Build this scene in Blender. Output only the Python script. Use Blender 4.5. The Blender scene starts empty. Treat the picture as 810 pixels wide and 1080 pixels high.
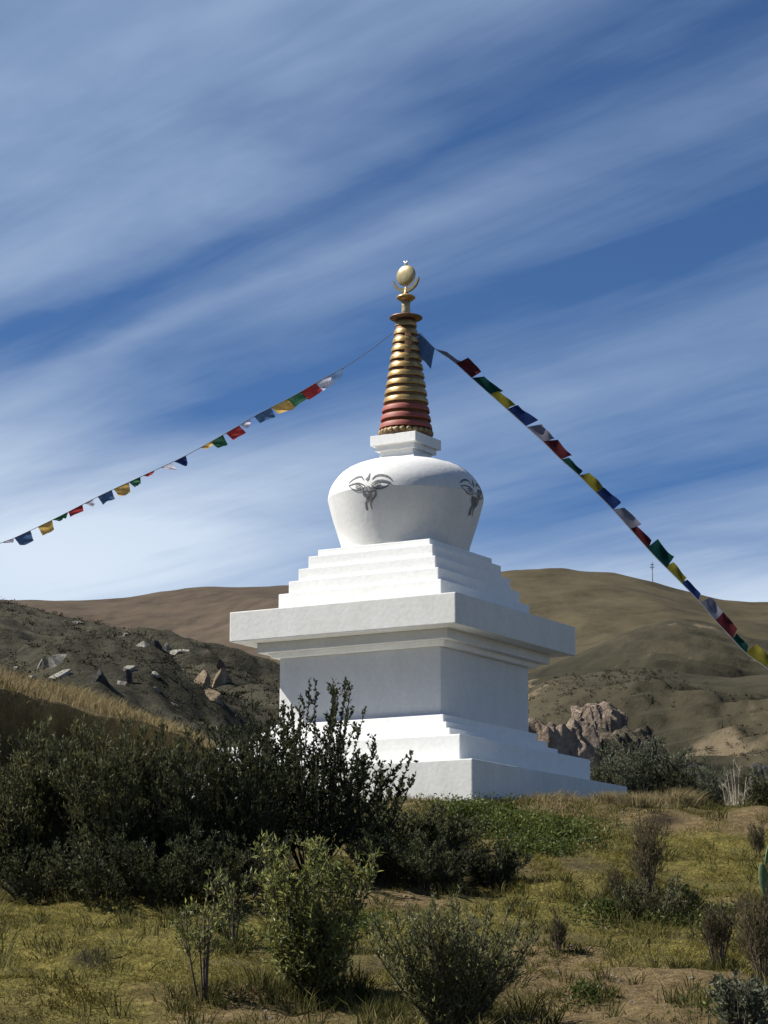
import bpy, bmesh, math
import numpy as np
from mathutils import Matrix, Vector

C = bpy.context.scene.collection
R = math.radians
rng = np.random.default_rng(7)

# ------------------------------------------------------------------ camera data
S = 2.2                                   # metres per design unit of the monument
F, PITCH, PAN, ROLL = 2700.0, 0.19535, -0.008655, 0.00289
CAM = np.array([0.0, -20.0106 * S, -1.5574 * S])
YAW = 0.26246                             # turn of the monument


def ray(px, py):
    """unit-depth direction of a photograph pixel in world space (x right, y away, z up)"""
    a, b = px - 405.0, py - 540.0
    cr, sr = math.cos(ROLL), math.sin(ROLL)
    a, b = cr * a + sr * b, -sr * a + cr * b
    x, u = a / F, -b / F
    cp, sp = math.cos(PITCH), math.sin(PITCH)
    y, z = cp - sp * u, sp + cp * u
    c, s = math.cos(PAN), math.sin(PAN)
    X, Y = c * x + s * y, -s * x + c * y
    return np.array([X / Y, 1.0, z / Y])


def pt(px, py, d):
    return CAM + ray(px, py) * d


# ------------------------------------------------------------------ noise
def _hash(ix, iy, seed):
    n = (ix.astype(np.int64) * 374761393 + iy.astype(np.int64) * 668265263 + seed * 144665) & 0x7fffffff
    n = ((n ^ (n >> 13)) * 1274126177) & 0x7fffffff
    return ((n ^ (n >> 16)) & 0xffff) / 65535.0


def vnoise(x, y, seed=0):
    x = np.asarray(x, float); y = np.asarray(y, float)
    ix, iy = np.floor(x), np.floor(y)
    fx, fy = x - ix, y - iy
    fx = fx * fx * fx * (fx * (fx * 6 - 15) + 10); fy = fy * fy * fy * (fy * (fy * 6 - 15) + 10)
    a = _hash(ix, iy, seed); b = _hash(ix + 1, iy, seed)
    c = _hash(ix, iy + 1, seed); d = _hash(ix + 1, iy + 1, seed)
    return (a + (b - a) * fx + (c - a) * fy + (a - b - c + d) * fx * fy) * 2 - 1


def fbm(x, y, seed=0, octv=4, gain=.5, lac=2.03):
    s, amp = 0.0, 1.0
    for o in range(octv):
        s = s + amp * vnoise(x * lac ** o + 17.3 * o, y * lac ** o - 9.1 * o, seed + o)
        amp *= gain
    return s


def ridged(x, y, seed=0, octv=4):
    s, amp = 0.0, 1.0
    for o in range(octv):
        s = s + amp * (1 - np.abs(vnoise(x * 2.1 ** o + 5.3 * o, y * 2.1 ** o, seed + o)))
        amp *= .5
    return s - 1.0


def sstep(a, b, x):
    t = np.clip((np.asarray(x, float) - a) / (b - a), 0, 1)
    return t * t * (3 - 2 * t)


# ------------------------------------------------------------------ object helpers
def tag(o, label=None, cat=None, group=None, kind=None):
    if label: o['label'] = label
    if cat: o['category'] = cat
    if group: o['group'] = group
    if kind: o['kind'] = kind
    return o


def empty(name, loc=(0, 0, 0), rz=0):
    o = bpy.data.objects.new(name, None)
    C.objects.link(o)
    o.location = tuple(loc); o.rotation_euler = (0, 0, rz); o.empty_display_size = .2
    return o


def link(name, me, mat, parent=None):
    o = bpy.data.objects.new(name, me)
    C.objects.link(o)
    if mat is not None: me.materials.append(mat)
    if parent is not None: o.parent = parent
    return o


def np_mesh(name, V, Fc, mat, parent=None, tint=None, smooth=False, extra=None):
    """mesh from arrays: V (n,3), Fc (m,k) of one k"""
    V = np.asarray(V, np.float32); Fc = np.asarray(Fc, np.int32)
    me = bpy.data.meshes.new(name)
    k = Fc.shape[1]
    me.vertices.add(len(V)); me.vertices.foreach_set('co', V.ravel())
    me.loops.add(Fc.size); me.loops.foreach_set('vertex_index', Fc.ravel())
    me.polygons.add(len(Fc))
    me.polygons.foreach_set('loop_start', np.arange(0, Fc.size, k, dtype=np.int32))
    me.polygons.foreach_set('use_smooth', np.full(len(Fc), smooth))
    me.update(calc_edges=True)
    if tint is not None:
        at = me.attributes.new('tint', 'FLOAT', 'POINT')
        at.data.foreach_set('value', np.asarray(tint, np.float32))
    for nm, arr in (extra or {}).items():
        at = me.attributes.new(nm, 'FLOAT', 'POINT')
        at.data.foreach_set('value', np.asarray(arr, np.float32))
    return link(name, me, mat, parent)


def bm_obj(name, bm, mat, parent=None, smooth=False, bevel=0, autos=None):
    bmesh.ops.recalc_face_normals(bm, faces=bm.faces)
    me = bpy.data.meshes.new(name)
    if bevel:
        es = [e for e in bm.edges if len(e.link_faces) == 2 and e.calc_face_angle(0) > .5]
        bmesh.ops.bevel(bm, geom=es, offset=bevel, segments=2, affect='EDGES', profile=.6)
    for f in bm.faces: f.smooth = smooth
    if autos:
        for e in bm.edges:
            if len(e.link_faces) == 2 and e.calc_face_angle(0) > autos: e.smooth = False
    bm.to_mesh(me); bm.free()
    return link(name, me, mat, parent)


# ------------------------------------------------------------------ materials
def mat_new(name):
    m = bpy.data.materials.new(name); m.use_nodes = True
    nt = m.node_tree; nt.nodes.clear()
    return m, nt, nt.nodes, nt.links


def N(nodes, t, **kw):
    n = nodes.new(t)
    for k, v in kw.items():
        if k.startswith('i_'):
            n.inputs[k[2:].replace('_', ' ')].default_value = v
        else:
            setattr(n, k, v)
    return n


def ramp(nodes, stops, interp='LINEAR'):
    r = nodes.new('ShaderNodeValToRGB'); cr = r.color_ramp; cr.interpolation = interp
    while len(cr.elements) > 1: cr.elements.remove(cr.elements[-1])
    cr.elements[0].position = stops[0][0]; c = stops[0][1]
    cr.elements[0].color = (*c, 1) if hasattr(c, '__len__') else (c, c, c, 1)
    for p, c in stops[1:]:
        e = cr.elements.new(p); e.color = (*c, 1) if hasattr(c, '__len__') else (c, c, c, 1)
    return r


def plaster(name, base, dirty, amount=.5, streak=True):
    m, nt, n, l = mat_new(name)
    out = N(n, 'ShaderNodeOutputMaterial'); bs = N(n, 'ShaderNodeBsdfPrincipled')
    bs.inputs['Roughness'].default_value = .75
    tc = N(n, 'ShaderNodeTexCoord')
    mp = N(n, 'ShaderNodeMapping'); mp.inputs['Scale'].default_value = (1.5, 1.5, .55)
    l.new(tc.outputs['Object'], mp.inputs['Vector'])
    n1 = N(n, 'ShaderNodeTexNoise'); n1.inputs['Scale'].default_value = 1.6; n1.inputs['Detail'].default_value = 8; n1.inputs['Roughness'].default_value = .65
    l.new(mp.outputs[0], n1.inputs['Vector'])
    n2 = N(n, 'ShaderNodeTexNoise'); n2.inputs['Scale'].default_value = 14; n2.inputs['Detail'].default_value = 6
    l.new(tc.outputs['Object'], n2.inputs['Vector'])
    mx = N(n, 'ShaderNodeMix', data_type='RGBA')
    r1 = ramp(n, [(.35, 0.0), (.75, amount)]); l.new(n1.outputs['Fac'], r1.inputs[0])
    l.new(r1.outputs[0], mx.inputs['Factor'])
    mx.inputs[6].default_value = (*base, 1); mx.inputs[7].default_value = (*dirty, 1)
    m2 = N(n, 'ShaderNodeMix', data_type='RGBA'); m2.blend_type = 'MULTIPLY'
    r2 = ramp(n, [(.3, .93), (.6, 1.0)]); l.new(n2.outputs['Fac'], r2.inputs[0])
    m2.inputs['Factor'].default_value = 1
    l.new(mx.outputs[2], m2.inputs[6]); l.new(r2.outputs[0], m2.inputs[7])
    l.new(m2.outputs[2], bs.inputs['Base Color'])
    bp = N(n, 'ShaderNodeBump'); bp.inputs['Strength'].default_value = .18; bp.inputs['Distance'].default_value = .02
    l.new(n2.outputs['Fac'], bp.inputs['Height']); l.new(bp.outputs[0], bs.inputs['Normal'])
    l.new(bs.outputs[0], out.inputs[0])
    return m


def simple(name, col, rough=.6, metal=0, var=.15, scale=20, spec=.4):
    m, nt, n, l = mat_new(name)
    out = N(n, 'ShaderNodeOutputMaterial'); bs = N(n, 'ShaderNodeBsdfPrincipled')
    bs.inputs['Roughness'].default_value = rough; bs.inputs['Metallic'].default_value = metal
    bs.inputs['Specular IOR Level'].default_value = spec
    tc = N(n, 'ShaderNodeTexCoord'); n1 = N(n, 'ShaderNodeTexNoise')
    n1.inputs['Scale'].default_value = scale; n1.inputs['Detail'].default_value = 5
    l.new(tc.outputs['Object'], n1.inputs['Vector'])
    r = ramp(n, [(.3, tuple(c * (1 - var) for c in col)), (.7, tuple(min(1, c * (1 + var)) for c in col))])
    l.new(n1.outputs['Fac'], r.inputs[0]); l.new(r.outputs[0], bs.inputs['Base Color'])
    l.new(bs.outputs[0], out.inputs[0])
    return m


def leafy(name, dark, mid, light, trans=.3, gloss=.12):
    """leaf material: colour from the per-leaf 'tint' value"""
    m, nt, n, l = mat_new(name)
    out = N(n, 'ShaderNodeOutputMaterial')
    at = N(n, 'ShaderNodeAttribute'); at.attribute_name = 'tint'
    r = ramp(n, [(0, dark), (.55, mid), (1, light)]); l.new(at.outputs['Fac'], r.inputs[0])
    df = N(n, 'ShaderNodeBsdfDiffuse'); tr = N(n, 'ShaderNodeBsdfTranslucent')
    l.new(r.outputs[0], df.inputs[0]); l.new(r.outputs[0], tr.inputs[0])
    ms = N(n, 'ShaderNodeMixShader'); ms.inputs[0].default_value = trans
    l.new(df.outputs[0], ms.inputs[1]); l.new(tr.outputs[0], ms.inputs[2])
    gl = N(n, 'ShaderNodeBsdfGlossy'); gl.inputs['Roughness'].default_value = .5; gl.inputs[0].default_value = (.7, .75, .7, 1)
    m2 = N(n, 'ShaderNodeMixShader')
    m2.inputs[0].default_value = gloss * .22
    if gloss > 0:
        l.new(ms.outputs[0], m2.inputs[1]); l.new(gl.outputs[0], m2.inputs[2]); l.new(m2.outputs[0], out.inputs[0])
    else:
        l.new(ms.outputs[0], out.inputs[0])
    return m


def cloth(name, col):
    m, nt, n, l = mat_new(name)
    out = N(n, 'ShaderNodeOutputMaterial')
    tc = N(n, 'ShaderNodeTexCoord'); n1 = N(n, 'ShaderNodeTexNoise'); n1.inputs['Scale'].default_value = 9; n1.inputs['Detail'].default_value = 5
    l.new(tc.outputs['Object'], n1.inputs['Vector'])
    r = ramp(n, [(.35, tuple(c * .78 for c in col)), (.6, col)]); l.new(n1.outputs['Fac'], r.inputs[0])
    df = N(n, 'ShaderNodeBsdfDiffuse'); tr = N(n, 'ShaderNodeBsdfTranslucent')
    l.new(r.outputs[0], df.inputs[0]); l.new(r.outputs[0], tr.inputs[0])
    ms = N(n, 'ShaderNodeMixShader'); ms.inputs[0].default_value = .4
    l.new(df.outputs[0], ms.inputs[1]); l.new(tr.outputs[0], ms.inputs[2]); l.new(ms.outputs[0], out.inputs[0])
    return m


def terrain(name, cols, scale, fine, bump=.5, bdist=.5, stretch=(1, 1, 1), spots=None, mid=None):
    """dry hillside: broad noise between colours, fine noise on top"""
    m, nt, n, l = mat_new(name)
    out = N(n, 'ShaderNodeOutputMaterial'); bs = N(n, 'ShaderNodeBsdfPrincipled')
    bs.inputs['Roughness'].default_value = .95; bs.inputs['Specular IOR Level'].default_value = .1
    tc = N(n, 'ShaderNodeTexCoord'); mp = N(n, 'ShaderNodeMapping'); mp.inputs['Scale'].default_value = stretch
    l.new(tc.outputs['Object'], mp.inputs['Vector'])
    n1 = N(n, 'ShaderNodeTexNoise'); n1.inputs['Scale'].default_value = scale; n1.inputs['Detail'].default_value = 7; n1.inputs['Roughness'].default_value = .6
    n1.inputs['Distortion'].default_value = .6
    l.new(mp.outputs[0], n1.inputs['Vector'])
    k = len(cols)
    r = ramp(n, [(.3 + .4 * i / (k - 1), c) for i, c in enumerate(cols)]); l.new(n1.outputs['Fac'], r.inputs[0])
    n2 = N(n, 'ShaderNodeTexNoise'); n2.inputs['Scale'].default_value = fine; n2.inputs['Detail'].default_value = 8; n2.inputs['Roughness'].default_value = .7
    l.new(tc.outputs['Object'], n2.inputs['Vector'])
    r2 = ramp(n, [(.32, .6), (.5, 1.0), (.7, 1.3)]); l.new(n2.outputs['Fac'], r2.inputs[0])
    mx = N(n, 'ShaderNodeMix', data_type='RGBA'); mx.blend_type = 'MULTIPLY'; mx.inputs['Factor'].default_value = 1
    l.new(r.outputs[0], mx.inputs[6]); l.new(r2.outputs[0], mx.inputs[7])
    col = mx.outputs[2]
    if spots:
        vo = N(n, 'ShaderNodeTexNoise'); vo.inputs['Scale'].default_value = spots[0]; vo.inputs['Detail'].default_value = 4; vo.inputs['Roughness'].default_value = .7
        l.new(tc.outputs['Object'], vo.inputs['Vector'])
        r3 = ramp(n, [(spots[1], 0.0), (spots[1] + .05, 1.0)]); l.new(vo.outputs['Fac'], r3.inputs[0])
        m3 = N(n, 'ShaderNodeMix', data_type='RGBA'); l.new(r3.outputs[0], m3.inputs['Factor'])
        l.new(col, m3.inputs[6]); m3.inputs[7].default_value = (*spots[2], 1); col = m3.outputs[2]
    l.new(col, bs.inputs['Base Color'])
    bp = N(n, 'ShaderNodeBump'); bp.inputs['Strength'].default_value = bump; bp.inputs['Distance'].default_value = bdist
    l.new(n2.outputs['Fac'], bp.inputs['Height']); l.new(bp.outputs[0], bs.inputs['Normal'])
    l.new(bs.outputs[0], out.inputs[0])
    return m


M = {}
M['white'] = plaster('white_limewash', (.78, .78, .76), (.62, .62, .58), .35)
M['white_grey'] = plaster('greyer_limewash', (.67, .67, .64), (.50, .50, .44), .55)  # greyer white for the lowest plinth and the cornice slab
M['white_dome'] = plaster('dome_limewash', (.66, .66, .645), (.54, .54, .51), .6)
M['gold'] = simple('gilded_copper', (.40, .26, .095), .38, .5, .25, 9, .5)
M['gold_old'] = simple('tarnished_gilding', (.26, .19, .085), .6, .3, .3, 20)
M['gold_pale'] = simple('pale_gilding', (.38, .31, .155), .42, .35, .2, 14, .6)
M['gold_dark'] = simple('dark_bronze', (.17, .10, .06), .5, .5, .2, 14)
M['red'] = simple('red_oxide_paint', (.27, .068, .045), .6, 0, .15, 12)
M['silver'] = simple('silvered_metal', (.62, .62, .58), .3, .8, .15, 14)
M['brass'] = simple('dull_brass', (.30, .25, .14), .35, .7, .25, 14)
M['paint'] = simple('grey_eye_paint', (.16, .16, .16), .85, 0, .45, 22)
M['rope'] = simple('dark_cord', (.09, .085, .08), .9)
M['rope_pale'] = simple('pale_cord', (.28, .29, .28), .9)
M['bark'] = simple('grey_brown_bark', (.075, .058, .042), .9, 0, .3, 30)
M['bark_dark'] = simple('dark_bark', (.035, .028, .022), .9, 0, .3, 30)
M['bark_dry'] = simple('dry_brown_twig', (.10, .072, .048), .9, 0, .3, 30)
M['bleached'] = simple('bleached_twig', (.42, .37, .28), .9, 0, .2, 30)
M['steel'] = simple('grey_steel', (.42, .44, .46), .5, .3)
M['cactus'] = simple('cactus_skin', (.085, .13, .05), .75, 0, .4, 12)
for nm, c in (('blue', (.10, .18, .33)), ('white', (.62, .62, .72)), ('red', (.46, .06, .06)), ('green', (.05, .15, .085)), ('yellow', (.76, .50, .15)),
              ('navy', (.018, .035, .12)), ('backlit_yellow', (.20, .18, .030)), ('backlit_white', (.19, .19, .23)), ('backlit_red', (.09, .022, .026)), ('backlit_green', (.010, .048, .042))):  # right string's cottons, darkened to paint in their backlit shade
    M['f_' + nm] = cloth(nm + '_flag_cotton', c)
M['leaf_dark'] = leafy('dark_leaf', (.020, .025, .012), (.054, .061, .028), (.13, .135, .062), .3, .07)
M['leaf_olive'] = leafy('olive_leaf', (.034, .038, .016), (.098, .102, .042), (.22, .21, .10), .38, .12)
M['leaf_fresh'] = leafy('fresh_leaf', (.052, .060, .018), (.165, .180, .048), (.38, .37, .14), .48, .12)
M['leaf_grey'] = leafy('grey_green_leaf', (.05, .056, .034), (.12, .13, .08), (.30, .31, .21), .3, .12)
M['leaf_brown'] = leafy('dry_leaf', (.048, .044, .019), (.115, .105, .050), (.21, .19, .10), .4, 0)
M['leaf_sage'] = leafy('sage_leaf', (.05, .054, .020), (.14, .146, .055), (.32, .31, .14), .42, .12)
M['leaf_scrub'] = leafy('scrub_leaf', (.012, .012, .008), (.030, .028, .018), (.062, .054, .034), .2, 0)
M['grass'] = leafy('short_grass_blade', (.066, .050, .017), (.150, .134, .033), (.30, .255, .088), .35, 0)
M['weed'] = leafy('weed_stalk', (.030, .032, .012), (.085, .082, .028), (.22, .19, .085), .35, 0)
M['straw'] = leafy('straw_blade', (.09, .070, .034), (.22, .176, .092), (.40, .335, .19), .35, 0)
M['cover'] = leafy('ground_cover_leaf', (.022, .032, .008), (.066, .088, .020), (.16, .175, .045), .35, .10)

# ------------------------------------------------------------------ ground height
_pd = np.array([-300, -60, -20, 0, 12, 22, 31, 35.5, 39.5, 41.5, 48, 60, 90, 200, 500, 5000.])
_pz = np.array([-40, -16, -8, -5.05, -4.4, -3.47, -2.155, -1.19, -.16, .0, .1, -.5, -4, -9, -14, -20.])
_dd = np.linspace(-300, 600, 18001)
_zz = np.interp(_dd, _pd, _pz)
_k = np.exp(-.5 * (np.arange(-60, 61) / 18.0) ** 2); _k /= _k.sum()
_zs = np.convolve(np.pad(_zz, 60, mode='edge'), _k, mode='valid')


def bank_line(x):
    return np.interp(x, [-30, -12, -6.9, -4.0, -2.5, -.5], [34, 38.5, 43.2, 47, 49.5, 51])


def ground_z(x, y):
    x = np.asarray(x, float); y = np.asarray(y, float)
    d = y - CAM[1]
    z = np.where(d < 590, np.interp(d, _dd, _zs), np.interp(d, _pd, _pz))
    # the straw-topped bank rising to the left
    g = np.interp(x, [-60, -30, -15, -6.9, -4.0, -2.6, -.5], [8, 6, 3.9, 2.48, 1.78, 1.1, 0])
    d0 = bank_line(x)
    wv = d - d0 + .5 * vnoise(x * .8, y * .8, 21)
    up = sstep(-1.7, -1.0, wv) * .80 + sstep(-1.0, 3.0, wv) * .15 + sstep(-8, -1, wv) * .05
    z = z + g * up * (1 - .5 * sstep(4, 60, d - d0))
    near = np.exp(-((np.abs(d - 35) / 40) ** 4))
    rough = (.16 * fbm(x * .35, y * .35, 3, 3) + .055 * fbm(x * 1.3, y * 1.3, 5, 3) + .020 * fbm(x * 2.9, y * 2.9, 9, 3) + .045 * np.abs(vnoise(x * 3.6, y * 3.6, 12)) * sstep(-.3, .5, vnoise(x * .7, y * .7, 15)))
    # keep the ground level where the monument stands
    rr = np.hypot(x, y)
    z = z + rough * near * (.25 + .75 * sstep(4.0, 6.5, rr))
    return z


def hit(px, py, fun=ground_z, d0=14.0, d1=90.0, n=1500):
    r = ray(px, py); d = np.linspace(d0, d1, n)
    P = CAM[None] + r[None] * d[:, None]
    below = P[:, 2] < fun(P[:, 0], P[:, 1])
    i = int(np.argmax(below)) if below.any() else n - 1
    p = P[i].copy(); p[2] = float(fun(p[0], p[1]))
    return p


# ------------------------------------------------------------------ ground sheet
def axis(fine_lo, fine_hi, step, far, grow=1.22):
    a = list(np.arange(fine_lo, fine_hi + 1e-6, step))
    s = step; v = a[-1]
    while v < far: s *= grow; v += s; a.append(v)
    s = step; v = a[0]; pre = []
    while v > -far: s *= grow; v -= s; pre.append(v)
    return np.array(pre[::-1] + a)


gx = axis(-9.5, 9.5, .075, 4000); gy = axis(-25, 16, .09, 4000)
GX, GY = np.meshgrid(gx, gy)
GZ = ground_z(GX, GY)


def patch(cx, cy, rx, ry, X, Y, soft=.6):
    """soft-edged blob round the spot where pixel (cx, cy) lands, radii in metres"""
    p = hit(cx, cy)
    q = np.sqrt(((X - p[0]) / rx) ** 2 + ((Y - p[1]) / ry) ** 2)
    q = q + .35 * fbm(X * 1.1, Y * 1.1, 31, 3)
    return 1 - sstep(1 - soft, 1 + soft, q)


def ground_masks(X, Y):
    z = np.zeros_like(X)
    lawn, soil, dark, straw = z.copy(), z.copy(), z.copy(), z.copy()
    for a in ((60, 1000, 2.6, 3.6), (150, 970, 1.6, 2.2), (180, 1040, 1.2, 2.0), (770, 915, 1.3, 1.8), (700, 900, 1.0, 1.2), (640, 1010, .8, 1.6), (740, 1000, .6, 1.6), (590, 930, .6, .8), (690, 955, .7, .8), (430, 985, 1.2, 1.6), (560, 960, .9, 1.0), (800, 990, .8, 1.6), (740, 890, 1.6, 1.0)):
        lawn = np.maximum(lawn, patch(*a, X, Y))
    for a in ((620, 1050, .9, 2.6), (580, 1005, .6, 1.3), (700, 1050, .7, 2.0), (765, 866, 1.3, .7), (690, 860, .7, .5), (260, 1062, .7, 1.2), (405, 950, .7, .6)):
        soil = np.maximum(soil, patch(*a, X, Y))
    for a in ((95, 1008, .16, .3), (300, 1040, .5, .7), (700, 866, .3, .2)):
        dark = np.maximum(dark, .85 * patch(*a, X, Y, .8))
    # straw on the crest of the bank and along the terrace by the monument
    d = Y - CAM[1]
    d0 = bank_line(X)
    bank = sstep(-.8, -2.6, X)
    wv = d - d0 + .5 * vnoise(X * .8, Y * .8, 21)
    straw = np.maximum(straw, sstep(-1.3, -.9, wv) * bank)
    dark = np.maximum(dark, .55 * sstep(-7, -5, wv) * (1 - sstep(-1.5, -1.1, wv)) * bank)  # bank cut: bare earth, with its shade put into the colour
    straw = np.maximum(straw, .8 * sstep(39.2, 40.2, d + .4 * vnoise(X, Y, 8)) * (1 - sstep(1.5, 3.0, X - 1.2)) * (1 - sstep(60, 62, d)) * sstep(-2.6, -1, X))
    return lawn, soil, dark, straw


m, nt, n, l = mat_new('hillside_turf_and_soil')
out = N(n, 'ShaderNodeOutputMaterial'); bs = N(n, 'ShaderNodeBsdfPrincipled')
bs.inputs['Roughness'].default_value = .95; bs.inputs['Specular IOR Level'].default_value = .1
tc = N(n, 'ShaderNodeTexCoord')


def tex(scale, detail, rough=.6):
    t = N(n, 'ShaderNodeTexNoise'); t.inputs['Scale'].default_value = scale; t.inputs['Detail'].default_value = detail; t.inputs['Roughness'].default_value = rough
    l.new(tc.outputs['Object'], t.inputs['Vector']); return t


def mixc(fac, a, b):
    x = N(n, 'ShaderNodeMix', data_type='RGBA')
    l.new(fac, x.inputs['Factor'])
    for k, s in ((6, a), (7, b)):
        if isinstance(s, tuple): x.inputs[k].default_value = (*s, 1)
        else: l.new(s, x.inputs[k])
    return x.outputs[2]


def attr(nm):
    a = N(n, 'ShaderNodeAttribute'); a.attribute_name = nm; return a.outputs['Fac']


t1, t2, t3 = tex(1.4, 7, .65), tex(7, 8, .7), tex(38, 6, .7)
base_r = ramp(n, [(.32, (.036, .030, .013)), (.48, (.086, .070, .029)), (.68, (.175, .134, .060))]); l.new(t1.outputs['Fac'], base_r.inputs[0])
lawn_r = ramp(n, [(.32, (.070, .058, .018)), (.5, (.140, .122, .031)), (.66, (.25, .205, .060))]); l.new(t2.outputs['Fac'], lawn_r.inputs[0])
soil_r = ramp(n, [(.3, (.075, .054, .026)), (.5, (.155, .112, .054)), (.72, (.24, .178, .092))]); l.new(t2.outputs['Fac'], soil_r.inputs[0])
straw_r = ramp(n, [(.3, (.11, .082, .04)), (.6, (.20, .155, .08))]); l.new(t2.outputs['Fac'], straw_r.inputs[0])
col = mixc(attr('lawn'), base_r.outputs[0], lawn_r.outputs[0])
col = mixc(attr('soil'), col, soil_r.outputs[0])
col = mixc(attr('straw'), col, straw_r.outputs[0])
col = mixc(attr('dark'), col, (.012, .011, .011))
fr_ = ramp(n, [(.3, .42), (.5, .95), (.68, 1.6)]); l.new(t3.outputs['Fac'], fr_.inputs[0])
mm = N(n, 'ShaderNodeMix', data_type='RGBA'); mm.blend_type = 'MULTIPLY'; mm.inputs['Factor'].default_value = 1
l.new(col, mm.inputs[6]); l.new(fr_.outputs[0], mm.inputs[7]); l.new(mm.outputs[2], bs.inputs['Base Color'])
bp = N(n, 'ShaderNodeBump'); bp.inputs['Strength'].default_value = .8; bp.inputs['Distance'].default_value = .06
ad = N(n, 'ShaderNodeMath', operation='ADD'); l.new(t2.outputs['Fac'], ad.inputs[0]); l.new(t3.outputs['Fac'], ad.inputs[1])
l.new(ad.outputs[0], bp.inputs['Height']); l.new(bp.outputs[0], bs.inputs['Normal']); l.new(bs.outputs[0], out.inputs[0])
M['ground'] = m

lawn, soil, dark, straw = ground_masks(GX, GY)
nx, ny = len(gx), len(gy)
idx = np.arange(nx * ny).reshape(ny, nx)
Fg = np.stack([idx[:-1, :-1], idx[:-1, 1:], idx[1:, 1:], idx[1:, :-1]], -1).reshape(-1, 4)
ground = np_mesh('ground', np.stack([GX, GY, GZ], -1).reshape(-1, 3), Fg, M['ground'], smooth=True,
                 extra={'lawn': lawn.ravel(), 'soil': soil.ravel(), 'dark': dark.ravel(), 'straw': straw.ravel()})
tag(ground, kind='structure')


# ------------------------------------------------------------------ hills
class Hill:
    """a hill whose crest runs through given directions at a given distance; front and back slopes are real ground"""

    def __init__(self, ridge, dist, foot, foot_z, back, seed, amp, wl, power=1.0, skew=0.0, bench=0.0):
        r = np.array(ridge, float)
        self.u = np.array([ray(a, 1074)[0] for a in r[:, 0]])
        self.z = np.array([pt(a, b, 1.0)[2] - CAM[2] for a, b in r])       # tan of elevation
        self.dist, self.foot, self.foot_z, self.back = dist, foot, foot_z, back
        self.seed, self.amp, self.wl, self.power, self.skew, self.bench = seed, amp, wl, power, skew, bench

    def __call__(self, x, y):
        x = np.asarray(x, float); d = np.asarray(y, float) - CAM[1]
        u = x / np.maximum(d, 1)
        D = self.dist * (1 + self.skew * u)
        zt = np.interp(u, self.u, self.z)
        # smooth the crest a little
        for e in (.008, .016):
            zt = zt + np.interp(u - e, self.u, self.z) + np.interp(u + e, self.u, self.z)
        zt = zt / 5
        zr = CAM[2] + zt * D
        t = np.clip((d - self.foot) / (D - self.foot), -1, 1)
        z = np.where(d <= D, self.foot_z + (zr - self.foot_z) * np.sign(t) * np.abs(t) ** self.power,
                     zr - (zr - self.foot_z) * sstep(0, self.back, d - D))
        z = np.where(t < 0, self.foot_z - 40 * sstep(0, .4, -t), z)
        w = np.where(d < D, .10 + .9 * (1 - sstep(.78, 1.0, t)), .3) * sstep(-.1, .12, t)
        v = x / self.wl; q = d / self.wl
        z = z + w * self.amp * (.9 * ridged(v + .35 * q, q * .45, self.seed, 5) - .35 + .5 * fbm(v * 1.2, q * 1.2, self.seed + 40, 4))
        if self.bench:                                        # old terraces: level treads between steep risers
            st = self.bench; wv = z + 1.4 * st * fbm(v * .8, q * .8, self.seed + 90, 3)
            ph = wv / st; fr = ph - np.floor(ph)
            k = .9 * sstep(-.4, .2, fbm(v * .9, q * .9, self.seed + 95, 2)) * (1 - sstep(.85, 1.0, t)) * sstep(0, .1, t)
            z = z + k * st * (sstep(.60, .95, fr) - fr) * .75
        z = z + .03 * self.amp * fbm(v * 9, q * 9, self.seed + 70, 3)
        return z

    def build(self, name, mat, u0, u1, nu, nd, dmax):
        us = np.linspace(ray(u0, 1074)[0], ray(u1, 1074)[0], nu)
        ds = np.concatenate([np.linspace(self.foot * .9, self.dist * 1.03, int(nd * .8)), np.linspace(self.dist * 1.035, dmax, nd - int(nd * .8))])
        U, Dd = np.meshgrid(us, ds)
        X = U * Dd; Y = Dd + CAM[1]
        Z = self(X, Y)
        k = np.arange(nu * nd).reshape(nd, nu)
        Fc = np.stack([k[:-1, :-1], k[:-1, 1:], k[1:, 1:], k[1:, :-1]], -1).reshape(-1, 4)
        o = np_mesh(name, np.stack([X, Y, Z], -1).reshape(-1, 3), Fc, mat, smooth=True)
        return tag(o, kind='structure')


M['hill_far'] = terrain('dry_far_hill', [(.056, .042, .031), (.068, .052, .037), (.086, .067, .046)], .0035, .05, .35, 2.0, (1, 1, 2.5))
M['hill_dome'] = terrain('dry_grass_hill', [(.046, .038, .022), (.056, .047, .027), (.072, .060, .035)], .005, .06, .35, 2.0, (1, 1, 2))
M['hill_mid'] = terrain('scrubby_hill', [(.022, .020, .013), (.037, .033, .020), (.062, .053, .032)], .016, .16, .6, 1.5, (1, 1, 2.2), (.05, .62, (.12, .095, .060)))
M['hill_left'] = terrain('dark_scrub_hillside', [(.030, .029, .019), (.056, .052, .035), (.090, .080, .055)], .05, .5, 1.0, 1.2, (1, 1, 1.6), (.12, .64, (.070, .062, .048)))
M['rock_grey'] = terrain('pale_grey_rock', [(.13, .125, .11), (.27, .255, .22), (.42, .40, .35)], .5, 2.2, .9, .25)
M['rock_tan'] = terrain('tan_rock', [(.13, .095, .06), (.25, .19, .125), (.36, .29, .20)], .5, 2.2, .9, .25)
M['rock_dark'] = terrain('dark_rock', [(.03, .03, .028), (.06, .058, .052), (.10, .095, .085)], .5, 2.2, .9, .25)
M['crag_dark'] = terrain('scrubby_crag_rock', [(.045, .040, .028), (.095, .082, .058), (.18, .15, .11)], .5, 2.5, 1.0, .4)
M['crag'] = terrain('brown_crag_rock', [(.12, .095, .072), (.29, .225, .17), (.46, .37, .285)], .9, 3.5, 1.0, .4, (1, 1, .45))

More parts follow.
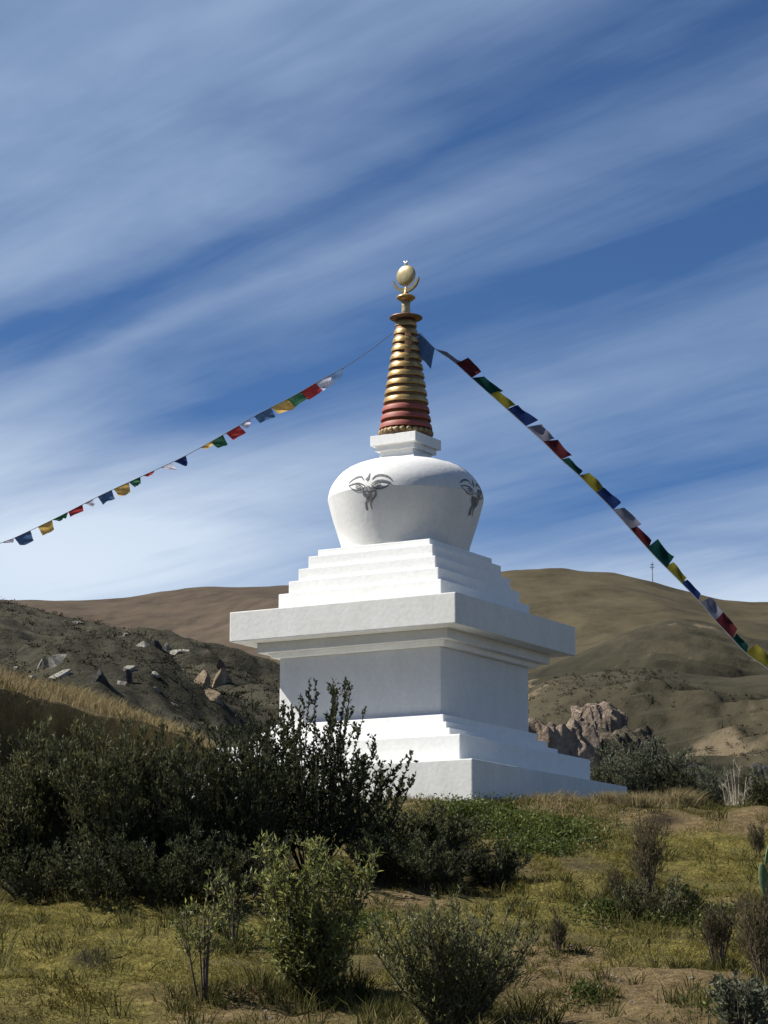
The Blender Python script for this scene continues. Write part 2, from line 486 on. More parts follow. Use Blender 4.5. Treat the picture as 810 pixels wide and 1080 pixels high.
h_far = Hill([(-2500, 500), (-900, 610), (-300, 633), (0, 628), (60, 629), (120, 627), (200, 622), (260, 619), (330, 616), (400, 622), (600, 650), (900, 660), (2600, 560)], 1500, 700, 30, 700, 11, 22, 260, 1.0)
h_far.build('far_hill', M['hill_far'], -1500, 2000, 420, 110, 2200)
h_dome = Hill([(-1200, 900), (100, 760), (300, 680), (400, 640), (470, 612), (520, 597), (560, 593.5), (600, 594), (650, 602), (700, 614), (750, 629), (780, 634), (830, 636), (900, 628), (1100, 600), (2600, 520)], 900, 420, 0, 420, 23, 13, 150, 1.05, 0, 0)
h_dome.build('grassy_hill', M['hill_dome'], -900, 2000, 460, 130, 1350)
h_mid = Hill([(-1200, 900), (300, 800), (480, 740), (560, 708), (610, 692), (650, 672), (690, 652), (708, 645), (722, 647), (745, 657), (775, 664), (800, 676), (830, 684), (900, 680), (1000, 660), (1300, 640), (2600, 560)], 560, 190, -2, 220, 37, 9.0, 75, 1.0, 0, 5.0)
h_mid.build('scrubby_hill', M['hill_mid'], -600, 1700, 620, 300, 800)
h_near = Hill([(-600, 900), (380, 830), (500, 770), (555, 722), (600, 712), (660, 705), (700, 700), (740, 712), (780, 716), (830, 705), (900, 700), (1300, 690), (2600, 600)], 300, 130, -3, 130, 51, 4.2, 34, 1.0, 0, 2.2)
h_near.build('low_hill', M['hill_mid'], -300, 2000, 520, 180, 450)
h_left = Hill([(-2500, 250), (-900, 470), (-300, 575), (0, 632), (40, 641), (80, 650), (120, 656), (160, 668), (200, 680), (235, 690), (270, 699), (330, 716), (400, 745), (520, 800), (800, 900), (1200, 1000)], 270, 95, 1.0, 120, 67, 5.2, 24, .9)
h_left.build('rocky_hillside', M['hill_left'], -1500, 800, 560, 220, 400)

# ------------------------------------------------------------------ rocks
def rock_mesh(seed, sx, sy, sz, cuts=9, sub=4, rough=.10):
    r = np.random.default_rng(seed)
    bm = bmesh.new(); bmesh.ops.create_icosphere(bm, subdivisions=sub, radius=1)
    V = np.array([v.co[:] for v in bm.verts])
    for i in range(cuts):                                   # planar cleavage faces
        nrm = r.normal(size=3); nrm /= np.linalg.norm(nrm)
        lim = r.uniform(.38, .8); dd = V @ nrm
        V = V - np.clip(dd - lim, 0, None)[:, None] * nrm
    V = V * (1 + rough * fbm(V[:, 0] * 2.3 + V[:, 2] * 1.7, V[:, 1] * 2.3 - V[:, 2], seed, 4))[:, None]
    V = V * np.array([sx, sy, sz])
    for v, c in zip(bm.verts, V): v.co = c
    return bm


def outcrop(px, py, w, h, mat, label, seed, tilt=0.0, fun=None, d0=100, d1=300, group='rock outcrops on the dark hillside', deep=.7):
    p = hit(px, py, fun or h_left, d0, d1, 4000)
    d = p[1] - CAM[1]
    sx, sz = w * .86 * d / F, h * .98 * d / F
    bm = rock_mesh(seed, sx, sx * deep, sz, 18, 4, .05)
    o = bm_obj('rock_outcrop', bm, mat, None, smooth=False)
    o.location = (p[0], p[1], p[2] - .28 * sz); o.rotation_euler = (0, tilt, 0)
    return tag(o, label, 'rock', group)


G_, T_, D_ = M['rock_grey'], M['rock_tan'], M['rock_dark']
outcrop(63, 697, 22, 16, G_, 'large pale grey rock face under a dark gully on the left hillside', 1, -.3)
outcrop(66, 712, 25, 13, G_, 'slanting pale rock slab just above the straw bank crest', 2, -.5)
outcrop(43, 702, 13, 19, G_, 'narrow upright grey rock left of the dark gully', 3, .4)
outcrop(32, 714, 14, 12, G_, 'low lumpy pale rock lowest at the left above the straw bank', 4, .2)
outcrop(17, 707, 8, 8, G_, 'small round pale rock at the far left above the straw bank', 5)
outcrop(52, 702, 12, 30, D_, 'dark block painted as the shaded cleft between two pale slabs on the left', 6, -.4)  # shade of a cleft, given as a block in darker rock colour
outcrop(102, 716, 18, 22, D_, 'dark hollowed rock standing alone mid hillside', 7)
outcrop(128, 722, 9, 15, G_, 'thin pale upright rock beside a dark cleft', 8, .2)
outcrop(137, 707, 10, 10, G_, 'small grey rock capping the dark cleft', 9)
outcrop(133, 719, 9, 22, D_, 'tall dark block painted as the shaded cleft right of the thin pale one', 10)  # another cleft whose shade is a solid block of dark colour
outcrop(151, 680, 16, 14, G_, 'grey rock at the left end of the upper row near the hill crest', 11, .3)
outcrop(166, 682, 10, 14, D_, 'dark block in the upper row near the hill crest', 12)
outcrop(176, 685, 10, 16, G_, 'grey upright block in the upper row near the hill crest', 13, .2)
outcrop(192, 687, 16, 10, G_, 'flat topped grey rock at the right end of the upper row', 14, -.2)
outcrop(81, 657, 18, 5, G_, 'long flat pale ledge high on the left hillside', 15)
outcrop(163, 711, 11, 9, G_, 'small grey wedge of rock in the middle of the hillside', 16, -.3)
outcrop(165, 728, 11, 5, G_, 'flat pale slab lying in the scrub below the wedge rock', 17)
outcrop(183, 744, 9, 11, G_, 'pale boulder lowest on the hillside above the brown slope', 18)
outcrop(132, 670, 5, 6, G_, 'tiny pale rock left of the upper row', 19)
outcrop(213, 722, 18, 26, T_, 'tan cliff face leaning left of its taller neighbour by the monument', 20, -.3)
outcrop(229, 722, 22, 28, T_, 'tall tan cliff face nearest the monument on the dark hillside', 21, .25)
outcrop(222, 734, 20, 14, T_, 'jutting tan foot of the cliff nearest the monument', 22, .5)
outcrop(234, 706, 10, 22, simple('rusty_soil', (.11, .065, .045), .95), 'rusty brown earth pinnacle above the tan cliff', 23)


def crag(px, py, w, h, seed, label, d, mat, lean=0.):
    """eroded rock face with ribs and gullies, a solid block set in the hillside"""
    p = pt(px, py + h * .5, d)
    W, Hh = w / 2 * d / F, h * d / F
    bm = rock_mesh(seed, 1, 1, 1, 12, 6, .10)
    V = np.array([v.co[:] for v in bm.verts])
    th = np.arctan2(V[:, 1], V[:, 0])
    rib = ridged(th * 2.2 + V[:, 2] * .5, V[:, 2] * .7, seed + 2, 5)
    V[:, :2] *= (1 + .13 * (rib - .5) * (1 - .6 * sstep(.4, .8, V[:, 2])))[:, None]
    V *= (1 + .07 * fbm(V[:, 0] * 5, V[:, 1] * 5 + V[:, 2] * 6, seed + 5, 4))[:, None]
    cap = .66 + .07 * fbm(V[:, 0] * 2.5, V[:, 1] * 2.5, seed + 8, 3)
    V[:, 2] = np.where(V[:, 2] > cap, cap + .15 * (V[:, 2] - cap), V[:, 2])
    V[:, 0] += lean * V[:, 2]
    V[:, 1] += .75 * V[:, 2]                                   # the face lies back against the slope
    V *= np.array([W, W * .9, Hh * .98])
    for v, c in zip(bm.verts, V): v.co = c
    o = bm_obj('crag', bm, mat, None, smooth=True, autos=.6); o.location = tuple(p)
    return tag(o, label, 'crag', 'brown crags behind the monument')


crag(624, 772, 92, 132, 5, 'reddish brown crag with a flat lit top behind the round bush', 125, M['crag'], .1)
crag(582, 766, 110, 134, 8, 'ribbed brown crag tucked against the shaded wall of the monument', 120, M['crag'])
crag(672, 785, 84, 100, 12, 'dark scrubby shoulder of crag right of the flat topped one', 121, M['crag_dark'], -.25)
crag(742, 812, 60, 56, 16, 'dark grey crag behind the small grey bush on the right', 112, M['rock_dark'], -.2)
crag(800, 812, 50, 40, 19, 'dark crag at the right edge behind the bleached twigs', 112, M['rock_dark'])

# ------------------------------------------------------------------ the monument
stupa = empty('stupa', (0, 0, 0), 0)
tag(stupa, 'white stepped stupa with painted eyes and a gold ringed spire', 'stupa')
CORNER = -math.pi / 2 + YAW                                   # direction of the nearest corner


def square(bm, h, z0, z1, h1=None):
    h1 = h if h1 is None else h1
    lo, hi = [], []
    for k in range(4):
        a = CORNER + k * math.pi / 2
        lo.append(bm.verts.new((h * 2 ** .5 * math.cos(a) * S, h * 2 ** .5 * math.sin(a) * S, z0 * S)))
        hi.append(bm.verts.new((h1 * 2 ** .5 * math.cos(a) * S, h1 * 2 ** .5 * math.sin(a) * S, z1 * S)))
    bm.faces.new(lo); bm.faces.new(hi)
    for k in range(4):
        bm.faces.new((lo[k], lo[(k + 1) % 4], hi[(k + 1) % 4], hi[k]))


def block(name, h, z0, z1, mat, bev=.012, h1=None):
    bm = bmesh.new(); square(bm, h, z0, z1, h1)
    return bm_obj(name, bm, mat, stupa, bevel=bev)


block('plinth', 1.298, -.45, .264, M['white_grey'], .02)
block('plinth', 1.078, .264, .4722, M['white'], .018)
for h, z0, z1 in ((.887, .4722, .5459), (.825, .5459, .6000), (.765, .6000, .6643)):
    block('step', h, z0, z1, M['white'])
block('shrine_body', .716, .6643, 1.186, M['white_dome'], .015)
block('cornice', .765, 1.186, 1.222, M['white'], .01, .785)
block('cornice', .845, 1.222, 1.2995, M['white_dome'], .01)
block('cornice_slab', 1.0, 1.2995, 1.5338, M['white_grey'], .018)
zs = [1.5338, 1.6932, 1.7976, 1.8999, 2.0035, 2.0601]
# five receding steps of the upper terrace
for i, h in enumerate((.7267, .6702, .6153, .5593, .5056)):
    block('step', h, zs[i], zs[i + 1], M['white'])


def lathe(profile, seg=96, smooth=True, scale=S):
    bm = bmesh.new(); rings = []
    for r, z in profile:
        rings.append([bm.verts.new((r * math.cos(2 * math.pi * k / seg) * scale, r * math.sin(2 * math.pi * k / seg) * scale, z * scale)) for k in range(seg)]
                     if r > 1e-6 else [bm.verts.new((0, 0, z * scale))])
    for a, b in zip(rings[:-1], rings[1:]):
        for k in range(seg):
            q = [a[k % len(a)], a[(k + 1) % seg % len(a)], b[(k + 1) % seg % len(b)], b[k % len(b)]]
            u = []
            for v in q:
                if v not in u: u.append(v)
            if len(u) > 2: bm.faces.new(u)
    for rg in (rings[0], rings[-1]):
        if len(rg) > 2: bm.faces.new(rg)
    return bm


dome_pts = [(.496, 2.045), (.512, 2.118), (.554, 2.249), (.580, 2.330), (.603, 2.415), (.622, 2.492), (.618, 2.520), (.609, 2.560), (.594, 2.597), (.570, 2.636), (.542, 2.672), (.510, 2.704), (.470, 2.733), (.42, 2.758), (.36, 2.780), (.29, 2.797), (.20, 2.808), (0.0, 2.812)]
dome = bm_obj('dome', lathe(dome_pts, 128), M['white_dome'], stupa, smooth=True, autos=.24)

# harmika: small square block above the dome
block('harmika_base', .172, 2.79, 2.822, M['white'], .006)
block('harmika_neck', .152, 2.822, 2.879, M['white'], .006)
block('harmika_cornice', .180, 2.879, 2.921, M['white'], .006)
block('harmika_slab', .2085, 2.921, 3.003, M['white'], .008)

# spire
spire = bm_obj('spire', lathe([(.195, 3.003), (.075, 3.99)], 64), M['gold_dark'], stupa, smooth=True)
bm = lathe([(.196, 3.004), (.213, 3.012), (.217, 3.035), (.211, 3.052), (.200, 3.066)], 96)
lot = bm_obj('lotus_collar', bm, M['gold_dark'], spire, smooth=True)
for k in range(26):
    a = 2 * math.pi * k / 26
    b2 = bmesh.new(); bmesh.ops.create_uvsphere(b2, u_segments=10, v_segments=8, radius=1)
    for v in b2.verts: v.co = Vector((v.co.x * .010 * S, v.co.y * .022 * S, v.co.z * .020 * S))
    bmesh.ops.rotate(b2, verts=b2.verts, matrix=Matrix.Rotation(a, 3, 'Z'))
    bmesh.ops.translate(b2, verts=b2.verts, vec=(.213 * S * math.cos(a), .213 * S * math.sin(a), 3.040 * S))
    bm_obj('petal', b2, M['gold_old'], lot, smooth=True)
for k in range(13):
    zb = 3.926 - .0714 * k
    rb = .0895 + .01035 * k
    t = .046
    pr = [(rb * .80, zb + .004), (rb - .004, zb), (rb, zb + .004), (rb - .002, zb + .020), (rb - .007, zb + .038), (rb - .014, zb + t), (rb * .8, zb + t + .004)]
    bm_obj('ring', lathe(pr, 72), M['gold'] if k < 10 else M['red'], spire, smooth=True, autos=.7)
bm_obj('flange', lathe([(.05, 3.985), (.118, 3.988), (.134, 3.998), (.135, 4.006), (.118, 4.016), (.05, 4.022)], 72), M['gold_dark'], spire, smooth=True)
bm_obj('finial_stem', lathe([(.037, 4.015), (.036, 4.06), (.034, 4.10), (.038, 4.146)], 40), M['gold_pale'], spire, smooth=True)
bm_obj('finial_cup', lathe([(.036, 4.142), (.055, 4.150), (.074, 4.165), (.078, 4.174), (.070, 4.184), (.045, 4.196), (.020, 4.206), (.012, 4.245), (.010, 4.262), (0, 4.263)], 56), M['gold'], spire, smooth=True)
NRM = CORNER - math.pi / 4                                    # facing of the left wall
tx, ty = -math.sin(NRM), math.cos(NRM)
nx_, ny_ = math.cos(NRM), math.sin(NRM)


def facing(bm, cz):
    """turn a shape drawn in the XZ plane (Y thickness) to face the left wall's way at height cz"""
    for v in bm.verts:
        x, y, z = v.co
        v.co = Vector(((x * tx - y * nx_) * S, (x * ty - y * ny_) * S, (z + cz) * S))
    return bm


bm = bmesh.new(); seg = 56; rows = []
for q in np.linspace(0, 1, seg):
    ang = math.pi * (1.0 + .03) + q * math.pi * .94
    w = .032 * math.sin(math.pi * q) ** .7 + .003
    Ro = .1235
    o_, i_ = Ro, Ro - w
    th = .011
    rows.append([bm.verts.new((r * math.cos(ang), y, r * math.sin(ang))) for r, y in ((o_, -th), (o_, th), (i_, th), (i_, -th))])
for a, b in zip(rows[:-1], rows[1:]):
    for j in range(4): bm.faces.new((a[j], a[(j + 1) % 4], b[(j + 1) % 4], b[j]))
bm.faces.new(rows[0]); bm.faces.new(rows[-1])
bm_obj('crescent_moon', facing(bm, 4.340), M['brass'], spire, smooth=False)
bm = lathe([(0, -.024), (.045, -.020), (.076, -.012), (.0875, -.004), (.0875, .004), (.076, .012), (.045, .020), (0, .024)], 64, scale=1)
for v in bm.verts: v.co = Vector((v.co.x, v.co.z, v.co.y))
bm_obj('sun_disc', facing(bm, 4.3585), M['gold_pale'], spire, smooth=True)
bm = bmesh.new()
for sgn in (-1, 1):
    prev = None
    for q, (xx, zz, rr) in enumerate(((0, -.006, .010), (sgn * .003, .012, .013), (sgn * .010, .026, .009), (sgn * .017, .042, .003))):
        ring = [bm.verts.new((xx + rr * math.cos(a), rr * math.sin(a), zz)) for a in np.linspace(0, 2 * math.pi, 9)[:-1]]
        if prev:
            for j in range(8): bm.faces.new((prev[j], prev[(j + 1) % 8], ring[(j + 1) % 8], ring[j]))
        prev = ring
    bm.faces.new(prev)
bm_obj('flame_tip', facing(bm, 4.4477), M['silver'], spire, smooth=True)

# painted eyes: strips of paint laid on the dome
DP = np.array(dome_pts) * S


def dome_r(z):
    return float(np.interp(z, DP[:, 1], DP[:, 0]))


def dome_hit(px, py):
    r = ray(px, py)
    t = np.linspace(40.5, 44.5, 8001)
    P = CAM[None] + r[None] * t[:, None]
    g = np.hypot(P[:, 0], P[:, 1]) - np.interp(P[:, 2], DP[:, 1], DP[:, 0], left=0, right=0)
    i = int(np.argmax(g < 0))
    p = P[i]
    return math.atan2(p[1], p[0]), p[2]


def zoomed(pts):                                             # drawing coordinates of the eye motif to (azimuth offset, height)
    o = []
    for x, y in pts:
        a, z = dome_hit(340 + x / 9.0, 480 + y / 9.0)
        o.append((a - NRM, z))
    return o


strokes = [  # (points, widths) in drawing coordinates
    ([(252, 270), (290, 235), (335, 212), (372, 208), (395, 240)], [4, 13, 19, 18, 5]),
    ([(472, 232), (505, 202), (550, 190), (605, 198), (645, 220), (664, 248)], [5, 16, 20, 19, 15, 5]),
    ([(418, 240), (436, 218), (447, 190), (454, 168)], [28, 22, 12, 3]),
    ([(252, 293), (300, 275), (350, 268), (405, 290)], [5, 11, 11, 6]),
    ([(252, 293), (285, 322), (330, 340), (375, 332), (408, 300)], [5, 9, 11, 11, 7]),
    ([(466, 284), (510, 252), (560, 243), (610, 250), (658, 266)], [7, 17, 19, 17, 5]),
    ([(466, 284), (495, 310), (545, 320), (600, 306), (658, 266)], [7, 15, 17, 17, 6]),
    ([(318, 300), (335, 286), (358, 286), (372, 300), (362, 316), (338, 318), (320, 303)], [9] * 7),
    ([(340, 302), (352, 302)], [14, 14]),
    ([(500, 282), (515, 268), (540, 268), (552, 282), (540, 298), (515, 298), (500, 284)], [10] * 7),
    ([(518, 283), (535, 283)], [18, 18]),
    ([(410, 318), (440, 300), (470, 330), (500, 318), (530, 332)], [5, 8, 8, 8, 4]),
    ([(385, 346), (420, 350), (460, 352), (515, 340)], [8, 15, 18, 10]),
    ([(398, 352), (412, 385), (440, 405), (436, 440), (424, 470), (432, 530)], [22, 36, 40, 30, 24, 20]),
    ([(508, 345), (510, 385), (490, 415), (470, 445), (466, 480), (480, 522)], [16, 22, 22, 16, 13, 9]),
    ([(455, 355), (462, 395), (456, 430)], [40, 30, 8]),
]


def smooth_line(pts, w, sub=7):
    P = np.array(pts, float); W = np.array(w, float)
    n_ = len(P); o, ow = [], []
    for i in range(n_ - 1):
        p0, p1, p2, p3 = P[max(i - 1, 0)], P[i], P[i + 1], P[min(i + 2, n_ - 1)]
        for t in np.linspace(0, 1, sub, endpoint=False):
            o.append(.5 * ((2 * p1) + (-p0 + p2) * t + (2 * p0 - 5 * p1 + 4 * p2 - p3) * t * t + (-p0 + 3 * p1 - 3 * p2 + p3) * t ** 3))
            ow.append(W[i] + (W[i + 1] - W[i]) * t)
    o.append(P[-1]); ow.append(W[-1])
    return np.array(o), np.array(ow)


motif = []
for pts_, w_ in strokes:
    L_, W_ = smooth_line(pts_, w_)
    T = np.gradient(L_, axis=0); T /= np.linalg.norm(T, axis=1)[:, None] + 1e-9
    Nn = np.stack([-T[:, 1], T[:, 0]], 1)
    motif.append((zoomed(L_ + Nn * W_[:, None] / 2), zoomed(L_ - Nn * W_[:, None] / 2)))
for turn in (0, math.pi / 2):
    bm = bmesh.new()
    for si, (A, B) in enumerate(motif):
        lift = .004 + .0012 * si
        va = []
        for (a, z), (b, z2) in zip(A, B):
            pair = []
            for ang, zz in ((a, z), (b, z2)):
                r = dome_r(zz) + lift
                pair.append(bm.verts.new((r * math.cos(NRM + turn + ang), r * math.sin(NRM + turn + ang), zz + lift * .4)))
            va.append(pair)
        for p, q in zip(va[:-1], va[1:]): bm.faces.new((p[0], p[1], q[1], q[0]))
    bm_obj('painted_eyes', bm, M['paint'], dome, smooth=True)

# ------------------------------------------------------------------ prayer flags
def tube(P, rad, seg=5):
    P = np.asarray(P, float); n_ = len(P)
    rad = np.broadcast_to(np.asarray(rad, float), (n_,))
    T = np.gradient(P, axis=0); T /= np.linalg.norm(T, axis=1)[:, None] + 1e-12
    ref = np.where(np.abs(T[:, 2:3]) > .9, np.array([[1., 0, 0]]), np.array([[0, 0, 1.]]))
    A = np.cross(T, ref); A /= np.linalg.norm(A, axis=1)[:, None] + 1e-12
    B = np.cross(T, A)
    th = np.linspace(0, 2 * math.pi, seg, endpoint=False)
    V = P[:, None] + rad[:, None, None] * (np.cos(th)[None, :, None] * A[:, None] + np.sin(th)[None, :, None] * B[:, None])
    k = np.arange(n_ * seg).reshape(n_, seg); kn = np.roll(k, -1, 1)
    return V.reshape(-1, 3), np.stack([k[:-1], kn[:-1], kn[1:], k[1:]], -1).reshape(-1, 4)


def to_ground(p, step, drop, ease):
    """carry a cord on from p until it reaches the ground"""
    o = []; p = np.array(p, float)
    for i in range(60):
        p = p + np.array([step[0], step[1], -drop]); drop *= ease
        o.append(p.copy())
        if p[2] < float(ground_z(p[0], p[1])) - .1: break
    return np.array(o)


def flag_line(path, depth, flags, label, ropemat, tail):
    """path: photograph points of the cord; depth: distance at each end; flags: (start x, end x, hang (x,y) px, colour, furl)"""
    path = np.array(path, float)
    d = np.interp(path[:, 0], [path[:, 0].min(), path[:, 0].max()], depth)
    P = np.array([pt(a, b, dd) for (a, b), dd in zip(path, d)])
    P2, _ = smooth_line(np.concatenate([P, np.array(tail)]), np.ones(len(P) + len(tail)), 9)
    root = empty('prayer_flag_string', P[0])
    tag(root, label, 'prayer flags', 'strings of prayer flags tied to the spire')
    o = P[0]
    V, Fc = tube(P2 - o, .0065, 5)
    np_mesh('cord', V, Fc, ropemat, root, smooth=True)
    for fi, (xa, xb, hang, colr, furl) in enumerate(flags):
        r2 = np.random.default_rng(fi + int(depth[0] * 10))
        def at(x):
            y = np.interp(x, path[:, 0], path[:, 1]) if path[0, 0] < path[-1, 0] else np.interp(x, path[::-1, 0], path[::-1, 1])
            return pt(x, y, np.interp(x, [path[:, 0].min(), path[:, 0].max()], depth))
        A, B = at(xa), at(xb)
        sc = 43.5 / F
        nu, nv = 11, 10
        U, Vv = np.meshgrid(np.linspace(0, 1, nu), np.linspace(0, 1, nv))
        out_ = np.array([hang[0] * sc, 0.0, -hang[1] * sc])
        Lg = np.linalg.norm(out_)
        dpt = np.array([0, 1.0, 0])
        ph = r2.uniform(0, 6.28, 4)
        amp = .09 * Lg + .05 * furl
        wob = amp * Vv * (np.sin(U * 5.5 + Vv * 3 + ph[0]) + .6 * np.sin(Vv * 6 + ph[1] + U * 2))
        shear = furl * (U - .5)
        along = (B - A)
        G = A[None, None] + U[..., None] * along + Vv[..., None] * (out_ * (1 + .10 * np.sin(U * 3 + ph[2]))[..., None])
        G = G - along * (shear * Vv * .9)[..., None]                                          # the free corners gather together
        G = G + dpt * (wob + .35 * Lg * Vv * r2.uniform(-.5, .6))[..., None]
        G = G + np.array([0, 0, 1.0]) * (.35 * wob * np.cos(U * 4 + ph[3]))[..., None]
        k = np.arange(nu * nv).reshape(nv, nu)
        Fq = np.stack([k[:-1, :-1], k[:-1, 1:], k[1:, 1:], k[1:, :-1]], -1).reshape(-1, 4)
        np_mesh('flag', G.reshape(-1, 3) - o, Fq, M['f_' + colr], root, smooth=True)
    return root


Lp = [(414, 351), (400, 362), (385, 373), (362, 388), (333, 404), (307, 419), (272, 437), (245, 453), (195, 481), (148, 503), (105, 523), (60, 546), (18, 566), (0, 573), (-60, 596)]
Lf = [(363, 350, (-2, 12), 'blue', .1), (349, 333, (7, 10), 'white', .2), (333, 317, (8, 9), 'red', .05), (318, 301, (8, 9), 'green', .1), (303, 286, (9, 9), 'yellow', .05), (286, 268, (6, 9), 'blue', .2),
      (264, 254, (3, 6), 'white', .5), (252, 238, (9, 9), 'red', .05), (235, 222, (7, 9), 'green', .3), (224, 210, (4, 3), 'yellow', .5),
      (196, 183, (8, 8), 'navy', .8), (180, 169, (10, 5), 'white', .7), (163, 151, (2, 3), 'red', .6), (148, 136, (4, 8), 'green', .5), (136, 120, (4, 10), 'yellow', .3),
      (118, 103, (5, 10), 'blue', .2), (98, 89, (6, 5), 'white', .7), (87, 72, (2, 7), 'red', .1), (72, 55, (3, 5), 'green', .7), (55, 40, (4, 11), 'yellow', .2), (32, 15, (6, 11), 'blue', .2), (15, 2, (3, 3), 'white', .6)]
e0 = pt(-60, 596, 50.6)
flag_line(Lp, (50.6, 44.0), Lf, 'string of small bright flags sloping down to the left of the spire', M['rope'],
          to_ground(e0, (-1.4, 1.0), .62, .97))
Rp = [(443, 351), (458, 367), (478, 381), (497, 398), (515, 414), (534, 431), (554, 449), (573, 466), (590, 483), (610, 501), (627, 518), (645, 536), (663, 556), (690, 586), (715, 611), (740, 637), (755, 655), (770, 671), (788, 690), (810, 706), (850, 742)]
Rf = [(442, 458, (-4, 22), 'blue', .1), (460, 480, (9, 1), 'backlit_white', .7), (481, 497, (11, -6), 'backlit_red', .3), (498, 516, (13, -2), 'backlit_green', .2), (517, 534, (9, -4), 'backlit_yellow', .3), (535, 554, (12, -5), 'navy', .2),
      (556, 573, (13, -4), 'backlit_white', .3), (573, 591, (13, -3), 'backlit_red', .3), (592, 610, (6, -3), 'backlit_green', .5), (611, 628, (9, -4), 'backlit_yellow', .4), (629, 646, (8, -6), 'navy', .2),
      (647, 664, (11, -3), 'backlit_white', .2), (665, 683, (5, -6), 'backlit_red', .5), (683, 702, (9, -9), 'backlit_green', .3), (702, 719, (6, -5), 'backlit_yellow', .4), (719, 736, (4, -5), 'navy', .5),
      (739, 754, (9, -6), 'backlit_white', .3), (755, 772, (6, -8), 'backlit_red', .4), (773, 787, (3, -6), 'backlit_green', .5), (787, 806, (9, -8), 'backlit_yellow', .2), (806, 823, (8, 5), 'navy', .2)]
e1 = pt(850, 742, 42.0)
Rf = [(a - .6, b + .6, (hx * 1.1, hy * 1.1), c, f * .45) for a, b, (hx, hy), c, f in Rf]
flag_line(Rp, (44.0, 42.0), Rf, 'string of flags darkened as backlit, blowing to the right of the spire', M['rope_pale'],
          to_ground(e1, (.7, -.12), .68, .97))

# ------------------------------------------------------------------ mast on the skyline
u_ = ray(688, 611)[0]; dd_ = np.linspace(700, 980, 600); zz_ = h_dome(u_ * dd_, dd_ + CAM[1]); i_ = int(np.argmax((zz_ - CAM[2]) / dd_))
p = np.array([u_ * dd_[i_], dd_[i_] + CAM[1], zz_[i_]])
mast = empty('radio_mast', p)
tag(mast, 'tiny grey mast standing on the skyline of the bare hill', 'mast')
bm = bmesh.new()
bmesh.ops.create_cone(bm, segments=8, radius1=.30, radius2=.18, depth=8.6, cap_ends=True, matrix=Matrix.Translation((0, 0, 2.8)))
bm_obj('pole', bm, M['steel'], mast)
for z_, w_ in ((5.2, 1.6), (6.2, 1.2)):
    bm = bmesh.new(); bmesh.ops.create_cube(bm, size=1, matrix=Matrix.Translation((0, 0, z_)) @ Matrix.Diagonal((w_, .3, .28, 1)))
    bm_obj('crossarm', bm, M['steel'], mast)

# ------------------------------------------------------------------ plants
def leaves(P, D, L, W, r, flat=.0):
    n_ = len(P)
    D = D / (np.linalg.norm(D, axis=1)[:, None] + 1e-9)
    sd = np.cross(D, r.normal(size=(n_, 3)) + np.array([0, 0, flat])); sd /= np.linalg.norm(sd, axis=1)[:, None] + 1e-9
    up = np.cross(sd, D)
    a = P; c = P + D * L[:, None] - up * (L * .12)[:, None]
    m_ = P + D * (L * .45)[:, None] + up * (L * .05)[:, None]
    V = np.stack([a, m_ + sd * W[:, None], c, m_ - sd * W[:, None]], 1).reshape(-1, 3)
    return V, np.arange(n_ * 4).reshape(-1, 4)


